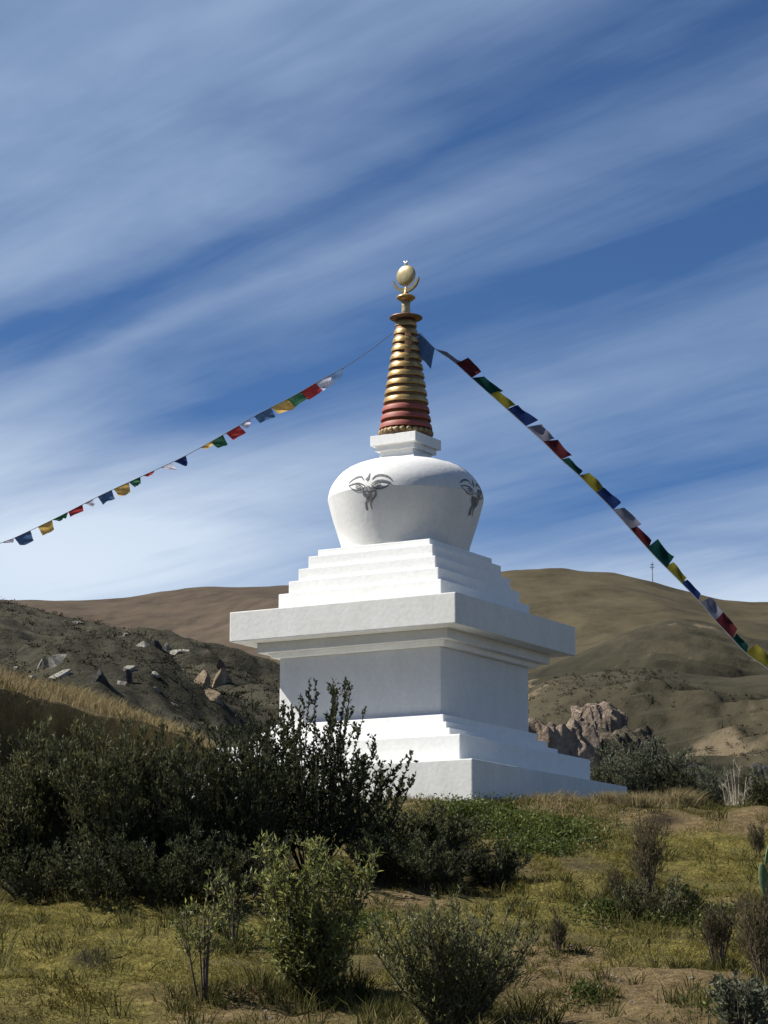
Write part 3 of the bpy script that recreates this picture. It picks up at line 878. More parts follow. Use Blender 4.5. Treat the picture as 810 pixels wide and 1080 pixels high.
def shrub_arrays(seed, height, spread, stems=9, twigs=14, sub=3, step=.03, leaf=.05, lw=.012, upright=.5, bare=.25, out=.6, base_r=.012, droop=0., core=.06, sl=.55, tw=1.):
    r = np.random.default_rng(seed)
    SV, SF, off = [], [], 0
    LP, LD = [], []

    def add_tube(P, rad, seg):
        nonlocal off
        V, Fc = tube(P, rad, seg); SV.append(V); SF.append(Fc + off); off += len(V)

    def bend(p0, d, L, n_, lift, wob):
        P = [p0]; d = d / np.linalg.norm(d)
        for i in range(n_):
            d = d + np.array([0, 0, lift / n_]) + r.normal(size=3) * wob / n_ ** .5
            d = d / np.linalg.norm(d)
            P.append(P[-1] + d * L / n_)
        return np.array(P)

    def line_leaves(P, t0):
        seg = np.linalg.norm(np.diff(P, axis=0), axis=1); Lt = seg.sum()
        k = max(1, int(Lt * (1 - t0) / step * r.uniform(.75, 1.2)))
        s = np.sort(r.uniform(t0, 1.02, k)) * (len(P) - 1)
        i = np.clip(s.astype(int), 0, len(P) - 2); f = s - i
        T = P[i + 1] - P[i]; T = T / (np.linalg.norm(T, axis=1)[:, None] + 1e-9)
        LP.append(P[i] + (P[i + 1] - P[i]) * f[:, None])
        v = r.normal(size=(k, 3)); v /= np.linalg.norm(v, axis=1)[:, None]
        LD.append(T * (1 - out) + v * out + np.array([0, 0, .25 - droop]))

    for s in range(stems):
        az = 2 * math.pi * (s + r.uniform(-.4, .4)) / stems
        rad0 = core * height * r.uniform(.2, 1)
        lean = r.uniform(.05, 1) ** .7 * spread
        Ls = height * r.uniform(.72, 1.06) * (1 - .25 * (lean / max(spread, .01)) ** 2 * (1 - upright))
        d0 = np.array([math.cos(az) * lean, math.sin(az) * lean, 1.0])
        P = bend(np.array([math.cos(az) * rad0, math.sin(az) * rad0, -.05]), d0, Ls * math.hypot(1, lean * .5), 8, upright * .8, .10)
        add_tube(P, np.linspace(base_r, base_r * .3, 9) * r.uniform(.7, 1.2), 5)
        line_leaves(P, max(sl, bare))
        for t in range(twigs):
            q = r.uniform(bare, .98) * 8
            i = min(int(q), 7); f = q - i
            p0 = P[i] + (P[i + 1] - P[i]) * f
            T = P[i + 1] - P[i]; T /= np.linalg.norm(T)
            a2 = r.uniform(0, 2 * math.pi); rd = np.array([math.cos(a2), math.sin(a2), r.uniform(-.1, .6)])
            Lt = tw * height * r.uniform(.14, .30) * (1.15 - .75 * q / 8)
            Q = bend(p0, T * .7 + rd * .8, Lt, 4, upright * .7 - droop, .16)
            add_tube(Q, np.linspace(base_r * .38, base_r * .14, 5), 3)
            line_leaves(Q, .1)
            for u in range(sub):
                q2 = r.uniform(.3, .95) * 4; j = min(int(q2), 3)
                p1 = Q[j] + (Q[j + 1] - Q[j]) * (q2 - j)
                rd = r.normal(size=3) * .7; rd[2] += .5
                Q2 = bend(p1, (Q[j + 1] - Q[j]) / np.linalg.norm(Q[j + 1] - Q[j]) + rd, Lt * r.uniform(.35, .7), 3, upright * .6 - droop, .2)
                add_tube(Q2, np.linspace(base_r * .2, base_r * .1, 4), 3)
                line_leaves(Q2, .05)
    LPp = np.concatenate(LP); LDd = np.concatenate(LD); k = len(LPp)
    ll = leaf * r.uniform(.6, 1.25, k)
    LV, LF = leaves(LPp, LDd, ll, lw * r.uniform(.7, 1.2, k), r, 0)
    tn = np.clip(.5 + .22 * r.normal(size=k) + .25 * fbm(LPp[:, 0] * 2.2 + LPp[:, 2], LPp[:, 1] * 2.2 - LPp[:, 2] * 1.4, seed, 3), 0, 1)
    return np.concatenate(SV), np.concatenate(SF), LV, LF, np.repeat(tn, 4)


def shrub(name, p, label, cat, group, leafmat, barkmat, **kw):
    root = empty(name, p)
    tag(root, label, cat, group)
    SV, SF, LV, LF, tn = shrub_arrays(**kw)
    np_mesh('stems', SV, SF, barkmat, root, smooth=True)
    np_mesh('foliage', LV, LF, leafmat, root, tint=tn)
    return root


def height_px(p, top):
    d = p[1] - CAM[1]
    r = ray(405, top)
    return CAM[2] + r[2] * d - p[2]


GB = 'dark shrubs massed on the left of the slope'
# the dark mass on the left: (base px, base py, top py, spread, label, material)
mass = [
    (18, 938, 762, .45, 'dark feathery shrub cut by the left edge of the picture', 'leaf_olive'),
    (72, 930, 752, .45, 'tall dark olive shrub second from the left edge', 'leaf_olive'),
    (122, 936, 757, .45, 'broad olive shrub in the middle of the dark mass under the straw bank', 'leaf_olive'),
    (172, 926, 772, .42, 'dark shrub below the foot of the straw bank', 'leaf_dark'),
    (212, 938, 786, .40, 'lower dark shrub left of the tall leafy one', 'leaf_dark'),
    (258, 930, 745, .40, 'thin topped dark shrub just left of the white monument', 'leaf_dark'),
]
for i, (bx, by, top, sp, lab, mt) in enumerate(mass):
    p = hit(bx, by); h = height_px(p, top)
    shrub('dark_shrub', p, lab, 'shrub', GB, M[mt], M['bark_dark'], seed=100 + i, height=h, spread=sp * 1.15, stems=26, twigs=18, sub=3, step=.0150, leaf=.07, lw=.0085, upright=.42, bare=.03, out=.42, sl=.2, tw=.8)
# low skirts in front of the mass
for i, (bx, by, top, lab) in enumerate(((40, 950, 880, 'low black green bush at the foot of the left shrubs, nearer the edge'), (110, 952, 868, 'low shaded bush at the foot of the left shrubs by the lawn'),
                                        (175, 954, 872, 'low shaded bush where the lawn ends below the dark mass'), (240, 950, 862, 'low dark bush behind the small thin shrub'))):
    p = hit(bx, by); h = height_px(p, top)
    shrub('low_bush', p, lab, 'bush', 'low shaded bushes under the dark shrubs', M['leaf_dark'], M['bark_dark'], seed=140 + i, height=h, spread=1.1, stems=16, twigs=16, sub=4, step=.015, leaf=.05, lw=.010, upright=.25, bare=.02, out=.55, core=.3)
# tall leafy shrub against the white wall
p = hit(330, 920); h = height_px(p, 724)
shrub('leafy_shrub', p, 'tall dark leafy shrub standing against the white steps', 'shrub', None, M['leaf_dark'], M['bark_dark'], seed=21, height=h, spread=.62, stems=34, twigs=11, sub=1, step=.0125, leaf=.055, lw=.015, upright=.34, bare=.12, sl=.22, tw=.62, out=.55, base_r=.013)
p = hit(385, 915); h = height_px(p, 770)
shrub('leafy_shrub', p, 'dark leafy shrub leaning right with its branch tips over the white steps', 'shrub', None, M['leaf_dark'], M['bark_dark'], seed=33, height=h, spread=.62, stems=20, twigs=10, sub=1, step=.0125, sl=.25, tw=.6, leaf=.06, lw=.018, upright=.28, bare=.06, out=.55, base_r=.012)
p = hit(285, 918); h = height_px(p, 745)
shrub('leafy_shrub', p, 'dark leafy shrub hiding the left corner of the monument base', 'shrub', None, M['leaf_dark'], M['bark_dark'], seed=45, height=h, spread=.45, stems=26, twigs=12, sub=1, step=.0125, leaf=.055, lw=.015, upright=.32, bare=.08, sl=.2, tw=.6, out=.55, base_r=.012)
# olive bushes in front of the plinth; the dark ones are added as shadow
GO = 'bushes in the shade before the plinth'
for i, (bx, by, top, sp, lab, mt) in enumerate(((425, 905, 838, .9, 'low olive bush below the near plinth wall', 'leaf_olive'), (470, 900, 846, .9, 'rounded olive bush below the plinth corner', 'leaf_olive'),
                                                (405, 930, 868, .9, 'dark bush added as the black shadow right of the tall leafy shrub', 'leaf_dark'), (455, 938, 872, 1., 'dark low bush added as shadow before the plinth', 'leaf_dark'), (520, 934, 884, 1.1, 'dark low bush added as shadow at the edge of the green ground cover', 'leaf_dark'))):
    p = hit(bx, by); h = height_px(p, top)
    shrub('low_bush', p, lab, 'bush', GO, M[mt], M['bark_dark'], seed=160 + i, height=h, spread=sp * 1.2, stems=18, twigs=16, sub=4, step=.015, core=.3, leaf=.05, lw=.010, upright=.25, bare=.05, out=.55)
# fresh green shrubs in the foreground
GF = 'green shrubs in the foreground'
p = hit(328, 1052); h = height_px(p, 868)
shrub('green_shrub', p, 'bushy bright green shrub in the middle foreground', 'shrub', GF, M['leaf_fresh'], M['bark'], seed=201, height=h, spread=.58, stems=32, twigs=16, sub=2, step=.018, leaf=.07, lw=.010, upright=.36, bare=.03, sl=.2, tw=.8, out=.6)
p = hit(478, 1092); h = height_px(p, 938)
shrub('green_shrub', p, 'wide grey green shrub at the bottom centre of the picture', 'shrub', GF, M['leaf_sage'], M['bark'], seed=207, height=h, spread=1.0, stems=64, twigs=15, sub=2, step=.014, leaf=.055, lw=.0065, upright=.5, bare=.03, sl=.15, tw=.7, out=.55)
p = hit(213, 1058); h = height_px(p, 918)
shrub('green_shrub', p, 'small thin shrub on bare stems at the edge of the lawn', 'shrub', GF, M['leaf_fresh'], M['bark'], seed=214, height=h, spread=.24, stems=7, twigs=9, sub=2, step=.034, leaf=.06, lw=.009, upright=.4, bare=.4, out=.55)
p = hit(245, 1000); h = height_px(p, 915)
shrub('green_shrub', p, 'slim pale green sapling just behind the small thin shrub', 'shrub', GF, M['leaf_fresh'], M['bark'], seed=219, height=h, spread=.2, stems=5, twigs=8, sub=2, step=.034, leaf=.06, lw=.010, upright=.4, bare=.3, out=.55)
# twiggy shrubs on the right slope
GT = 'twiggy shrubs on the right of the slope'
for i, (bx, by, top, sp, st, lab, mt, bare) in enumerate((
        (683, 952, 852, .20, 11, 'tall broom like shrub of fine twigs in the green patch', 'leaf_brown', .35),
        (650, 950, 912, .35, 7, 'short brown twiggy shrub left of the broom like one', 'leaf_brown', .3),
        (588, 1003, 962, .30, 8, 'small dark clump of dry stems on the bare path', 'leaf_brown', .3),
        (757, 1022, 948, .28, 12, 'dry vase shaped shrub spreading upward on thin stems', 'leaf_brown', .45),
        (806, 1035, 925, .35, 12, 'brown twiggy shrub cut by the right edge', 'leaf_brown', .25),
        (800, 905, 862, .35, 8, 'thin dry shrub by the right edge below the gravel patch', 'leaf_brown', .25),
        (722, 946, 928, .5, 7, 'low dark tussock right of the broom like shrub', 'leaf_dark', .1))):
    p = hit(bx, by); h = height_px(p, top)
    shrub('twiggy_shrub', p, lab, 'shrub', GT, M[mt], M['bark_dry'], seed=240 + i, height=h, spread=sp, stems=int(st * 1.7), twigs=15, sub=3, step=.030, leaf=.045, lw=.0042, upright=.5, bare=bare, out=.3, base_r=.008, core=.05)
p = hit(690, 968); h = height_px(p, 916)
shrub('low_bush', p, 'wide low green bush at the foot of the broom like shrub', 'bush', None, M['leaf_olive'], M['bark'], seed=255, height=h, spread=1.2, stems=20, twigs=12, sub=2, step=.018, leaf=.05, lw=.008, upright=.3, bare=.03, out=.55, core=.5, sl=.2)
p = hit(785, 1098); h = height_px(p, 1018)
shrub('grey_shrub', p, 'grey green broad leaved shrub in the bottom right corner', 'shrub', None, M['leaf_grey'], M['bark'], seed=260, height=h, spread=.95, stems=24, twigs=11, sub=2, step=.032, leaf=.07, lw=.015, upright=.35, bare=.1, out=.6)
# bushes on the terrace behind the right side
GR = 'bushes on the terrace behind the monument'
for i, (bx, by, d, top, sp, st, lab, mt) in enumerate((
        (680, 852, 46.5, 772, .75, 24, 'rounded grey olive bush standing right of the plinth', 'leaf_grey'),
        (650, 848, 47.5, 782, .55, 14, 'pale olive bush touching the shaded plinth end', 'leaf_grey'),
        (712, 852, 46.0, 800, .6, 12, 'dark bush crowding the right flank of the rounded one', 'leaf_dark'),
        (745, 852, 47.5, 796, .55, 12, 'loose grey green bush between the rounded bush and the bleached twigs', 'leaf_grey'),
        (808, 852, 46.8, 808, .6, 12, 'dark green bush at the right edge behind the bleached twigs', 'leaf_olive'))):
    p = pt(bx, by, d); p[2] = float(ground_z(p[0], p[1])); h = height_px(p, top)
    shrub('terrace_bush', p, lab, 'bush', GR, M[mt], M['bark'], seed=280 + i, height=h, spread=sp, stems=st + 4, twigs=18, sub=4, step=.0155, leaf=.055, lw=.009, upright=.3, bare=.02, out=.5)


def bare_bush(name, p, h, sp, seed, label, mat):
    root = empty(name, p); tag(root, label, 'dead shrub')
    SV, SF, _, _, _ = shrub_arrays(seed=seed, height=h, spread=sp, stems=7, twigs=7, sub=3, step=.5, upright=.2, bare=.15, base_r=.013)
    np_mesh('stems', SV, SF, mat, root, smooth=True)
    return root


p = pt(776, 850, 45.5); p[2] = float(ground_z(p[0], p[1]))
bare_bush('dead_shrub', p, height_px(p, 798), .5, 300, 'bleached leafless twigs standing out pale on the right', M['bleached'])


def tuft(p, n_, L, sp, seed, lean=0.):
    r = np.random.default_rng(seed)
    az = r.uniform(0, 6.283, n_); rad = np.abs(r.normal(size=n_)) * sp * .35
    P = np.stack([np.cos(az) * rad, np.sin(az) * rad, np.full(n_, -.02)], 1)
    D = np.stack([np.cos(az) * r.uniform(.05, .7, n_) + lean, np.sin(az) * r.uniform(.05, .7, n_), np.ones(n_)], 1)
    LL = L * r.uniform(.5, 1.1, n_)
    return blades(P, D, LL, .006, r)


def blades(P, D, L, w, r):
    """bent grass blades, two segments each"""
    n_ = len(P); D = D / np.linalg.norm(D, axis=1)[:, None]
    sd = np.cross(D, r.normal(size=(n_, 3))); sd /= np.linalg.norm(sd, axis=1)[:, None]
    w = w * r.uniform(.6, 1.3, n_)[:, None]
    hz = D * np.array([1, 1, 0]) + r.normal(size=(n_, 3)) * np.array([.25, .25, 0])
    m_ = P + D * (L * .55)[:, None]; t = P + D * L[:, None] + hz * (L * .35)[:, None] - np.array([0, 0, .12]) * L[:, None]
    V = np.stack([P - sd * w, P + sd * w, m_ + sd * w * .7, m_ - sd * w * .7, t + sd * w * .12, t - sd * w * .12], 1).reshape(-1, 3)
    b = (np.arange(n_) * 6)[:, None]
    Fc = np.concatenate([b + np.array([[0, 1, 2, 3]]), b + np.array([[3, 2, 4, 5]])])
    return V, Fc


GS = 'straw coloured grass tussocks by the terrace edge'
for i, (bx, by, L, lab) in enumerate(((783, 846, .32, 'golden tussock at the foot of the bleached twigs'), (716, 850, .36, 'bright straw tussock leaning right below the rounded bush'),
                                      (672, 850, .30, 'straw tussock at the far end of the shaded plinth'), (640, 848, .28, 'pale straw tussock along the shaded plinth wall, left of the far end'))):
    p = hit(bx, by)
    V, Fc = tuft(p, 420, L, .38, 310 + i, .3 if i == 1 else 0.)
    o = np_mesh('grass_tussock', V, Fc, M['straw'], None, tint=np.repeat(np.clip(np.random.default_rng(i).normal(.6, .2, 420), 0, 1), 6))
    o.location = tuple(p); tag(o, lab, 'grass tussock', GS)

# cactus by the right edge
p = hit(809, 950)
cac = empty('prickly_pear', p); tag(cac, 'green flat padded cactus at the right edge of the slope', 'cactus')
for k_, (cx, cz, w_, h_, tl) in enumerate(((-.03, .22, .065, .24, -.1), (.10, .40, .07, .17, .4), (.22, .14, .09, .18, .5), (.02, .56, .05, .13, .2))):
    bm = bmesh.new(); bmesh.ops.create_uvsphere(bm, u_segments=20, v_segments=14, radius=1)
    for v in bm.verts:
        f = 1 - .28 * (v.co.z < 0) * (-v.co.z)
        v.co = Vector((v.co.x * w_ * f, v.co.y * .025, v.co.z * h_))
    bmesh.ops.rotate(bm, verts=bm.verts, matrix=Matrix.Rotation(tl, 3, 'Y') @ Matrix.Rotation(.4 * k_, 3, 'Z'))
    bmesh.ops.translate(bm, verts=bm.verts, vec=(cx, 0, cz))
    bm_obj('pad', bm, M['cactus'], cac, smooth=True)

# ------------------------------------------------------------------ grass and ground cover (uncountable)
def in_view(n_, d0, d1, lo=-30, hi=840):
    d = rng.uniform(d0 ** 2, d1 ** 2, n_) ** .5
    u = rng.uniform(ray(lo, 1074)[0], ray(hi, 1074)[0], n_)
    return u * d, d + CAM[1]


def keep_off(x, y):
    """outside the monument's plinth"""
    a = CORNER + math.pi / 4
    u = np.abs(x * math.cos(a) + y * math.sin(a)); v = np.abs(-x * math.sin(a) + y * math.cos(a))
    return np.maximum(u, v) > 1.30 * S


x, y = in_view(580000, 20.0, 43.0, -200, 1010)
la, so, da, st = ground_masks(x, y)
clump = fbm(x * 2.2, y * 2.2, 77, 3)
prob = np.clip(.36 + .50 * la - .46 * so - .9 * da + .5 * clump, .05, 1)
k_ = (rng.uniform(size=len(x)) < prob) & keep_off(x, y)
x, y, la, so, clump = x[k_], y[k_], la[k_], so[k_], clump[k_]
n_ = len(x)
P = np.stack([x, y, ground_z(x, y) - .008], 1)
D = np.stack([rng.normal(size=n_) * .55, rng.normal(size=n_) * .55, np.ones(n_)], 1)
L = (.024 + .032 * rng.uniform(size=n_)) * (1 - .2 * la) * (.85 + 1.2 * np.clip(clump, 0, 1)) * (1 - .3 * so) * np.where(rng.uniform(size=n_) < .03, 2.6, 1.0)
V, Fc = blades(P, D, L, .0048, rng)
lg = rng.uniform(size=n_) < .035
tn = np.clip(.42 + .35 * lg + .2 * rng.normal(size=n_) + .14 * la + .34 * fbm(x * .9, y * .9, 79, 4), 0, 1)
tag(np_mesh('grass', V, Fc, M['grass'], tint=np.repeat(tn, 6)), 'short dry yellow green grass over the whole slope', 'grass', kind='stuff')

# straw: along the foot of the plinth, and the crest of the bank
x, y = in_view(16000, 38.6, 41.8, 395, 720)
pr = sstep(38.8, 39.9, y - CAM[1] + .35 * vnoise(x * 1.5, y * 1.5, 81)) * np.clip(.55 + .5 * fbm(x * 1.6, y * 1.6, 83, 3), .05, 1) * np.where(x > 2.2, 1.0, .6)
k_ = (rng.uniform(size=len(x)) < pr) & keep_off(x, y)
xa, ya = x[k_], y[k_]
hb = (.10 + .16 * np.clip(.4 + fbm(xa * 1.1, ya * 1.1, 85, 2), 0, 1)) * np.interp(xa, [-.2, 1.5, 2.2, 4.2, 5], [.6, .6, 1.0, 1.1, .6])
dn = rng.uniform(40.5, 58, 52000); un = rng.uniform(ray(-60, 1074)[0], ray(300, 1074)[0], 52000)
xb, yb = un * dn, dn + CAM[1]
_, _, _, sb = ground_masks(xb, yb)
kb = (rng.uniform(size=len(xb)) < sb * np.clip(.7 + .4 * fbm(xb, yb, 87, 2), 0, 1)) & (xb < -1.2)
xb, yb = xb[kb], yb[kb]
X = np.concatenate([xa, xb]); Y = np.concatenate([ya, yb])
n_ = len(X)
P = np.stack([X, Y, ground_z(X, Y) - .02], 1)
D = np.stack([rng.normal(size=n_) * .3 + .12, rng.normal(size=n_) * .3, np.ones(n_)], 1)
L = np.concatenate([hb, np.full(len(xb), .26)]) * rng.uniform(.6, 1.2, n_)
V, Fc = blades(P, D, L, .006, rng)
tn = np.clip(.5 + .22 * rng.normal(size=n_), 0, 1)
tag(np_mesh('dry_grass', V, Fc, M['straw'], tint=np.repeat(tn, 6)), 'tall straw coloured grass along the plinth and the bank crest', 'dry grass', kind='stuff')

# green ground cover below the plinth and round the twiggy shrub
cx_, cy_ = [], []
for bx, by, rx, ry, k2 in ((540, 872, 1.1, 1.5, 9000), (500, 868, .7, 1.2, 4000), (590, 880, .6, 1.2, 4000), (560, 900, .7, .6, 3000), (690, 962, .8, .8, 2600), (640, 962, .5, .6, 1400), (720, 972, .5, .5, 1000), (615, 1052, .25, .3, 350), (230, 985, .6, .6, 700), (380, 975, .7, .8, 900), (770, 1075, .4, .4, 400)):
    p = hit(bx, by)
    a_ = rng.uniform(0, 6.283, k2); q_ = np.abs(rng.normal(size=k2)) * .62
    cx_.append(p[0] + np.cos(a_) * q_ * rx); cy_.append(p[1] + np.sin(a_) * q_ * ry)
X, Y = np.concatenate(cx_), np.concatenate(cy_)
w_ = fbm(X * 2.4, Y * 2.4, 91, 3)
k_ = keep_off(X, Y) & (w_ > -.45)
X, Y, w_ = X[k_], Y[k_], w_[k_]; n_ = len(X)
hh = (.06 + .16 * np.clip(w_ + .45, 0, 1)) * np.where(Y - CAM[1] > 33, 1.15, .8)
P = np.stack([X, Y, ground_z(X, Y) + hh * rng.uniform(0, 1, n_)], 1)
D = rng.normal(size=(n_, 3)); D[:, 2] = np.abs(D[:, 2]) * .8 + .2
V, Fc = leaves(P, D, rng.uniform(.035, .075, n_), rng.uniform(.008, .018, n_), rng, 1.0)
tn = np.clip(.5 + .2 * rng.normal(size=n_) + .3 * w_, 0, 1)
tag(np_mesh('ground_cover', V, Fc, M['cover'], tint=np.repeat(tn, 4)), 'low green leafy ground cover below the plinth', 'ground cover', kind='stuff')

# weeds: clumps of short stalks over the slope and round the feet of the shrubs
cl = []
xw, yw = in_view(860, 20.5, 42.0, -240, 1050)
kw_ = (fbm(xw * .6, yw * .6, 93, 3) > -.15) & keep_off(xw, yw)
for a, b in zip(xw[kw_], yw[kw_]): cl.append((a, b, .10 + .10 * rng.uniform(), .16 + .2 * rng.uniform(), 26))
for bx, by, rad, hh_, k2 in ((328, 1050, .55, .30, 26), (478, 1078, .85, .30, 34), (213, 1056, .4, .22, 14), (245, 1000, .4, .25, 14), (683, 955, .6, .30, 30), (650, 955, .4, .28, 14), (757, 1022, .35, .2, 12),
                             (588, 1004, .3, .15, 8), (400, 1000, 1.0, .2, 24), (545, 945, .8, .2, 20), (800, 1000, .5, .3, 18), (790, 1060, .6, .25, 22), (615, 1050, .3, .22, 10), (270, 1040, .6, .2, 14), (40, 945, 1.2, .25, 26), (150, 948, 1.2, .25, 26)):
    p = hit(bx, by)
    for j in range(k2):
        a_ = rng.uniform(0, 6.283); q_ = rng.uniform() ** .5 * rad
        cl.append((p[0] + math.cos(a_) * q_, p[1] + math.sin(a_) * q_, .08 + .06 * rng.uniform(), hh_ * (.6 + .6 * rng.uniform()), 34))
cl = np.array(cl); rep_ = cl[:, 4].astype(int); ci = np.repeat(np.arange(len(cl)), rep_); n_ = len(ci)
X = cl[ci, 0] + rng.normal(size=n_) * cl[ci, 2] * .5; Y = cl[ci, 1] + rng.normal(size=n_) * cl[ci, 2] * .5
P = np.stack([X, Y, ground_z(X, Y) - .01], 1)
D = np.stack([(X - cl[ci, 0]) * 3 + rng.normal(size=n_) * .3, (Y - cl[ci, 1]) * 3 + rng.normal(size=n_) * .3, np.ones(n_)], 1)
V, Fc = blades(P, D, cl[ci, 3] * rng.uniform(.35, 1.0, n_), .0055, rng)
ct = rng.uniform(.15, .85, len(cl))
tag(np_mesh('weeds', V, Fc, M['weed'], tint=np.repeat(np.clip(ct[ci] + .15 * rng.normal(size=n_), 0, 1), 6)), 'tufty dull green weeds scattered over the slope and round the shrubs', 'weeds', kind='stuff')

# stones in the soil
x, y = in_view(5200, 21.5, 43.0)
la, so, da, st = ground_masks(x, y)
k_ = (rng.uniform(size=len(x)) < .08 + .45 * so) & keep_off(x, y)
x, y = x[k_], y[k_]; n_ = len(x)
ico = bmesh.new(); bmesh.ops.create_icosphere(ico, subdivisions=1, radius=1)
IV = np.array([v.co[:] for v in ico.verts]); IF = np.array([[v.index for v in f.verts] for f in ico.faces]); ico.free()
sz = .008 + .022 * rng.uniform(size=n_) ** 3
sc = sz[:, None, None] * (np.array([1, 1, .6]) * rng.uniform(.6, 1.4, (n_, 1, 3)))
V = IV[None] * (1 + .18 * rng.normal(size=(n_, len(IV), 1))) * sc + np.stack([x, y, ground_z(x, y)], 1)[:, None]
Fc = (IF[None] + (np.arange(n_) * len(IV))[:, None, None]).reshape(-1, 3)
tag(np_mesh('gravel', V.reshape(-1, 3), Fc, simple('stone', (.15, .13, .105), .9, 0, .45, 3)), 'scattered small stones in the bare soil', 'gravel', kind='stuff')

# low scrub clumps dotted over the hillsides
def scrub(name, fun, n_c, d0, d1, u0, u1, size, mat, label, seed, per=14):
    r = np.random.default_rng(seed)
    d = r.uniform(d0, d1, n_c); u = r.uniform(ray(u0, 1074)[0], ray(u1, 1074)[0], n_c)
    x, y = u * d, d + CAM[1]
    k = fbm(x / 22, y / 22, seed, 3) + r.uniform(-.5, .5, n_c) > -.05
    x, y = x[k], y[k]; n_ = len(x)
    s_ = size * r.uniform(.4, 1.3, n_)
    c = np.stack([x, y, fun(x, y)], 1)
    off = r.normal(size=(n_, per, 3)) * .38; off[..., 2] = np.abs(off[..., 2]) * .8
    P = (c[:, None] + off * s_[:, None, None]).reshape(-1, 3)
    D = r.normal(size=P.shape); D[:, 2] = np.abs(D[:, 2])
    ss = np.repeat(s_, per)
    V, Fc = leaves(P, D, ss * r.uniform(.25, .5, len(P)), ss * r.uniform(.06, .14, len(P)), r)
    tn = np.clip(np.repeat(r.normal(.45, .22, n_), per) + .12 * r.normal(size=len(P)), 0, 1)
    tag(np_mesh(name, V, Fc, mat, tint=np.repeat(tn, 4)), label, 'scrub', kind='stuff')


scrub('hillside_scrub', h_left, 8000, 120, 275, -120, 420, .42, M['leaf_scrub'], 'low dark scrub dotted over the rocky hillside on the left', 401)
scrub('hillside_scrub', h_near, 6000, 150, 300, 520, 900, .4, M['leaf_scrub'], 'low dull scrub dotted over the hill on the right', 402)

# ------------------------------------------------------------------ camera
cd = bpy.data.cameras.new('camera'); cam = bpy.data.objects.new('camera', cd); C.objects.link(cam)
cd.sensor_fit = 'VERTICAL'; cd.sensor_height = 24; cd.lens = F * 24 / 1080
cd.clip_end = 20000; cd.clip_start = .5
Rm = Matrix.Rotation(-PAN, 4, 'Z') @ Matrix.Rotation(math.pi / 2 + PITCH, 4, 'X') @ Matrix.Rotation(ROLL, 4, 'Z')
cam.matrix_world = Matrix.Translation(CAM) @ Rm
bpy.context.scene.camera = cam

# ------------------------------------------------------------------ sun and sky
SUN_EL, to_sun = R(47.5), (-.9962, .087)
az = math.atan2(to_sun[0], to_sun[1])                         # clockwise from +Y
sd = bpy.data.lights.new('sun', 'SUN'); sd.energy = 5.0; sd.angle = R(.5); sd.color = (1, .955, .88)
sun = bpy.data.objects.new('sun', sd); C.objects.link(sun)
dirn = Vector((to_sun[0] * math.cos(SUN_EL), to_sun[1] * math.cos(SUN_EL), math.sin(SUN_EL)))
sun.rotation_euler = dirn.to_track_quat('Z', 'Y').to_euler(); sun.location = (-30, 0, 40)

w = bpy.data.worlds.new('World'); bpy.context.scene.world = w; w.use_nodes = True
nt = w.node_tree; n = nt.nodes; l = nt.links; n.clear()
out = N(n, 'ShaderNodeOutputWorld'); bg = N(n, 'ShaderNodeBackground'); bg.inputs['Strength'].default_value = .05
sky = N(n, 'ShaderNodeTexSky', sky_type='NISHITA'); sky.sun_disc = False
sky.sun_elevation = SUN_EL; sky.sun_rotation = az; sky.altitude = 3600; sky.air_density = 1.0; sky.dust_density = .25; sky.ozone_density = 2.0
tc = N(n, 'ShaderNodeTexCoord')
sx = N(n, 'ShaderNodeSeparateXYZ'); l.new(tc.outputs['Generated'], sx.inputs[0])


def mth(op, a, b=None, c=None):
    k = N(n, 'ShaderNodeMath', operation=op)
    for i, v in enumerate((a, b, c)):
        if v is None: continue
        if isinstance(v, (int, float)): k.inputs[i].default_value = v
        else: l.new(v, k.inputs[i])
    return k.outputs[0]


# high cirrus sheet: project the direction on to a flat layer and stretch noise along the wind
zc = mth('MAXIMUM', sx.outputs['Z'], .03)
U = mth('DIVIDE', sx.outputs['X'], zc); Vv = mth('DIVIDE', sx.outputs['Y'], zc)
al = mth('ADD', mth('MULTIPLY', U, -.577), mth('MULTIPLY', Vv, .817))
ac = mth('ADD', mth('MULTIPLY', U, .817), mth('MULTIPLY', Vv, .577))


def cloud_noise(sa, sc_, detail, rough, off, dist=0.):
    cb = N(n, 'ShaderNodeCombineXYZ'); l.new(mth('MULTIPLY', al, sa), cb.inputs[0]); l.new(mth('MULTIPLY', ac, sc_), cb.inputs[1]); cb.inputs[2].default_value = off
    t = N(n, 'ShaderNodeTexNoise'); t.inputs['Scale'].default_value = 1; t.inputs['Detail'].default_value = detail; t.inputs['Roughness'].default_value = rough; t.inputs['Distortion'].default_value = dist
    l.new(cb.outputs[0], t.inputs['Vector']); return t.outputs['Fac']


bendn = cloud_noise(.55, .9, 2, .5, 3.1)
warp = cloud_noise(2.2, 3.2, 4, .6, 21.0)
acw = mth('ADD', mth('ADD', ac, mth('MULTIPLY', mth('SUBTRACT', bendn, .5), .45)), mth('MULTIPLY', mth('SUBTRACT', warp, .5), .15))
band = ramp(n, [(0, .10), (.8 / 5, .3), (1.0 / 5, .50), (1.3 / 5, .56), (1.46 / 5, .66), (1.56 / 5, .42), (1.64 / 5, .12), (1.70 / 5, .22), (1.79 / 5, .50), (1.88 / 5, .36), (2.0 / 5, .28), (2.14 / 5, .08), (2.28 / 5, .26), (2.55 / 5, .5), (2.85 / 5, .34), (3.2 / 5, .20), (3.7 / 5, .50), (4.3 / 5, .5), (1, .2)], 'EASE')
l.new(mth('DIVIDE', acw, 5.0), band.inputs[0])
st1 = cloud_noise(.9, 5.0, 6, .6, 0.0, 1.3)
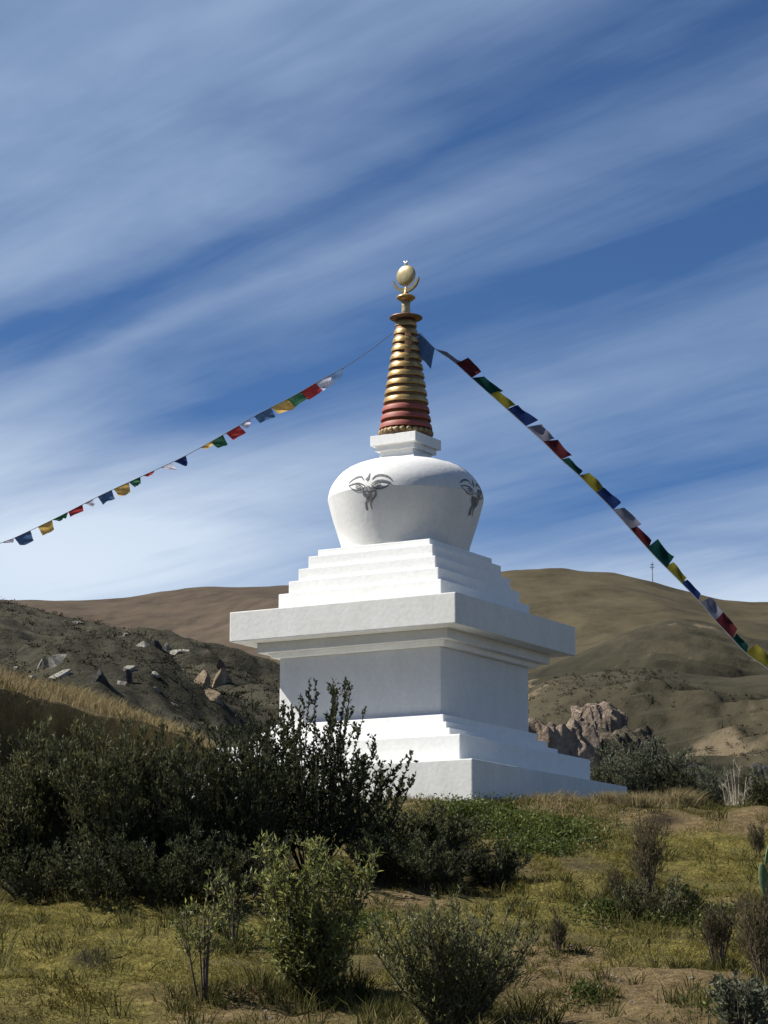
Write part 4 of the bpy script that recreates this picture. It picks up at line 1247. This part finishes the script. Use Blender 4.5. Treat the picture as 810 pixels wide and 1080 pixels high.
st2 = cloud_noise(.35, 1.4, 3, .5, 8.0, .3)
fine = cloud_noise(2.6, 20.0, 6, .65, 5.0, 1.2)
k1 = mth('ADD', mth('MULTIPLY', mth('SUBTRACT', st1, .5), .34), mth('MULTIPLY', mth('SUBTRACT', st2, .5), .85))
k1 = mth('ADD', k1, mth('MULTIPLY', mth('SUBTRACT', fine, .5), .13))
dens = cloud_noise(1.0, 2.0, 4, .55, 40.0, .6)
bmod = mth('MULTIPLY', band.outputs[0], mth('ADD', mth('MULTIPLY', dens, 1.9), -.07))
fac = mth('ADD', bmod, mth('SUBTRACT', k1, .06))
# clouds thicken towards the horizon
hz = N(n, 'ShaderNodeMapRange'); hz.inputs['From Min'].default_value = .23; hz.inputs['From Max'].default_value = .12; hz.inputs['To Min'].default_value = 0; hz.inputs['To Max'].default_value = .34
l.new(sx.outputs['Z'], hz.inputs['Value'])
fac = mth('ADD', fac, hz.outputs[0])


def cloud_bank(u0, v0, ru, rv, amt):
    a = mth('DIVIDE', mth('SUBTRACT', U, u0), ru); b = mth('DIVIDE', mth('SUBTRACT', Vv, v0), rv)
    q = mth('ADD', mth('MULTIPLY', a, a), mth('MULTIPLY', b, b))
    return mth('MULTIPLY', mth('POWER', 2.718, mth('MULTIPLY', q, -1.0)), amt)


bank1 = cloud_bank(-.80, 5.4, .85, 1.7, .55)
bank2 = cloud_bank(1.0, 6.6, .55, 1.1, .35)
gap1 = cloud_bank(.30, 5.2, .45, .7, -.22)
gap2 = cloud_bank(-.40, 3.85, .30, .45, -.25)
banks = mth('ADD', bank1, bank2)
fac = mth('ADD', fac, mth('ADD', banks, mth('ADD', gap1, gap2)))
fc = N(n, 'ShaderNodeClamp'); l.new(fac, fc.inputs['Value']); fc.inputs['Max'].default_value = .92
tint = N(n, 'ShaderNodeMix', data_type='RGBA'); tint.blend_type = 'MULTIPLY'; tint.inputs['Factor'].default_value = 1
l.new(sky.outputs[0], tint.inputs[6]); tint.inputs[7].default_value = (.60, .84, 1.09, 1)
cc = N(n, 'ShaderNodeMix', data_type='RGBA'); l.new(mth('MINIMUM', mth('ADD', mth('MULTIPLY', hz.outputs[0], 1.6), mth('MULTIPLY', banks, 1.3)), 1.0), cc.inputs['Factor']); cc.inputs[6].default_value = (3.9, 5.3, 7.6, 1); cc.inputs[7].default_value = (8.6, 9.8, 11.2, 1)
cm = N(n, 'ShaderNodeMix', data_type='RGBA'); l.new(fc.outputs[0], cm.inputs['Factor'])
l.new(tint.outputs[2], cm.inputs[6]); l.new(cc.outputs[2], cm.inputs[7])
l.new(cm.outputs[2], bg.inputs['Color']); l.new(bg.outputs[0], out.inputs[0])

sc = bpy.context.scene
sc.view_settings.view_transform = 'Standard'; sc.view_settings.look = 'None'; sc.view_settings.gamma = 1; sc.view_settings.use_curve_mapping = False
sc.view_settings.exposure = .80
sc.render.engine = 'CYCLES'
sc.cycles.max_bounces = 6; sc.cycles.transparent_max_bounces = 4
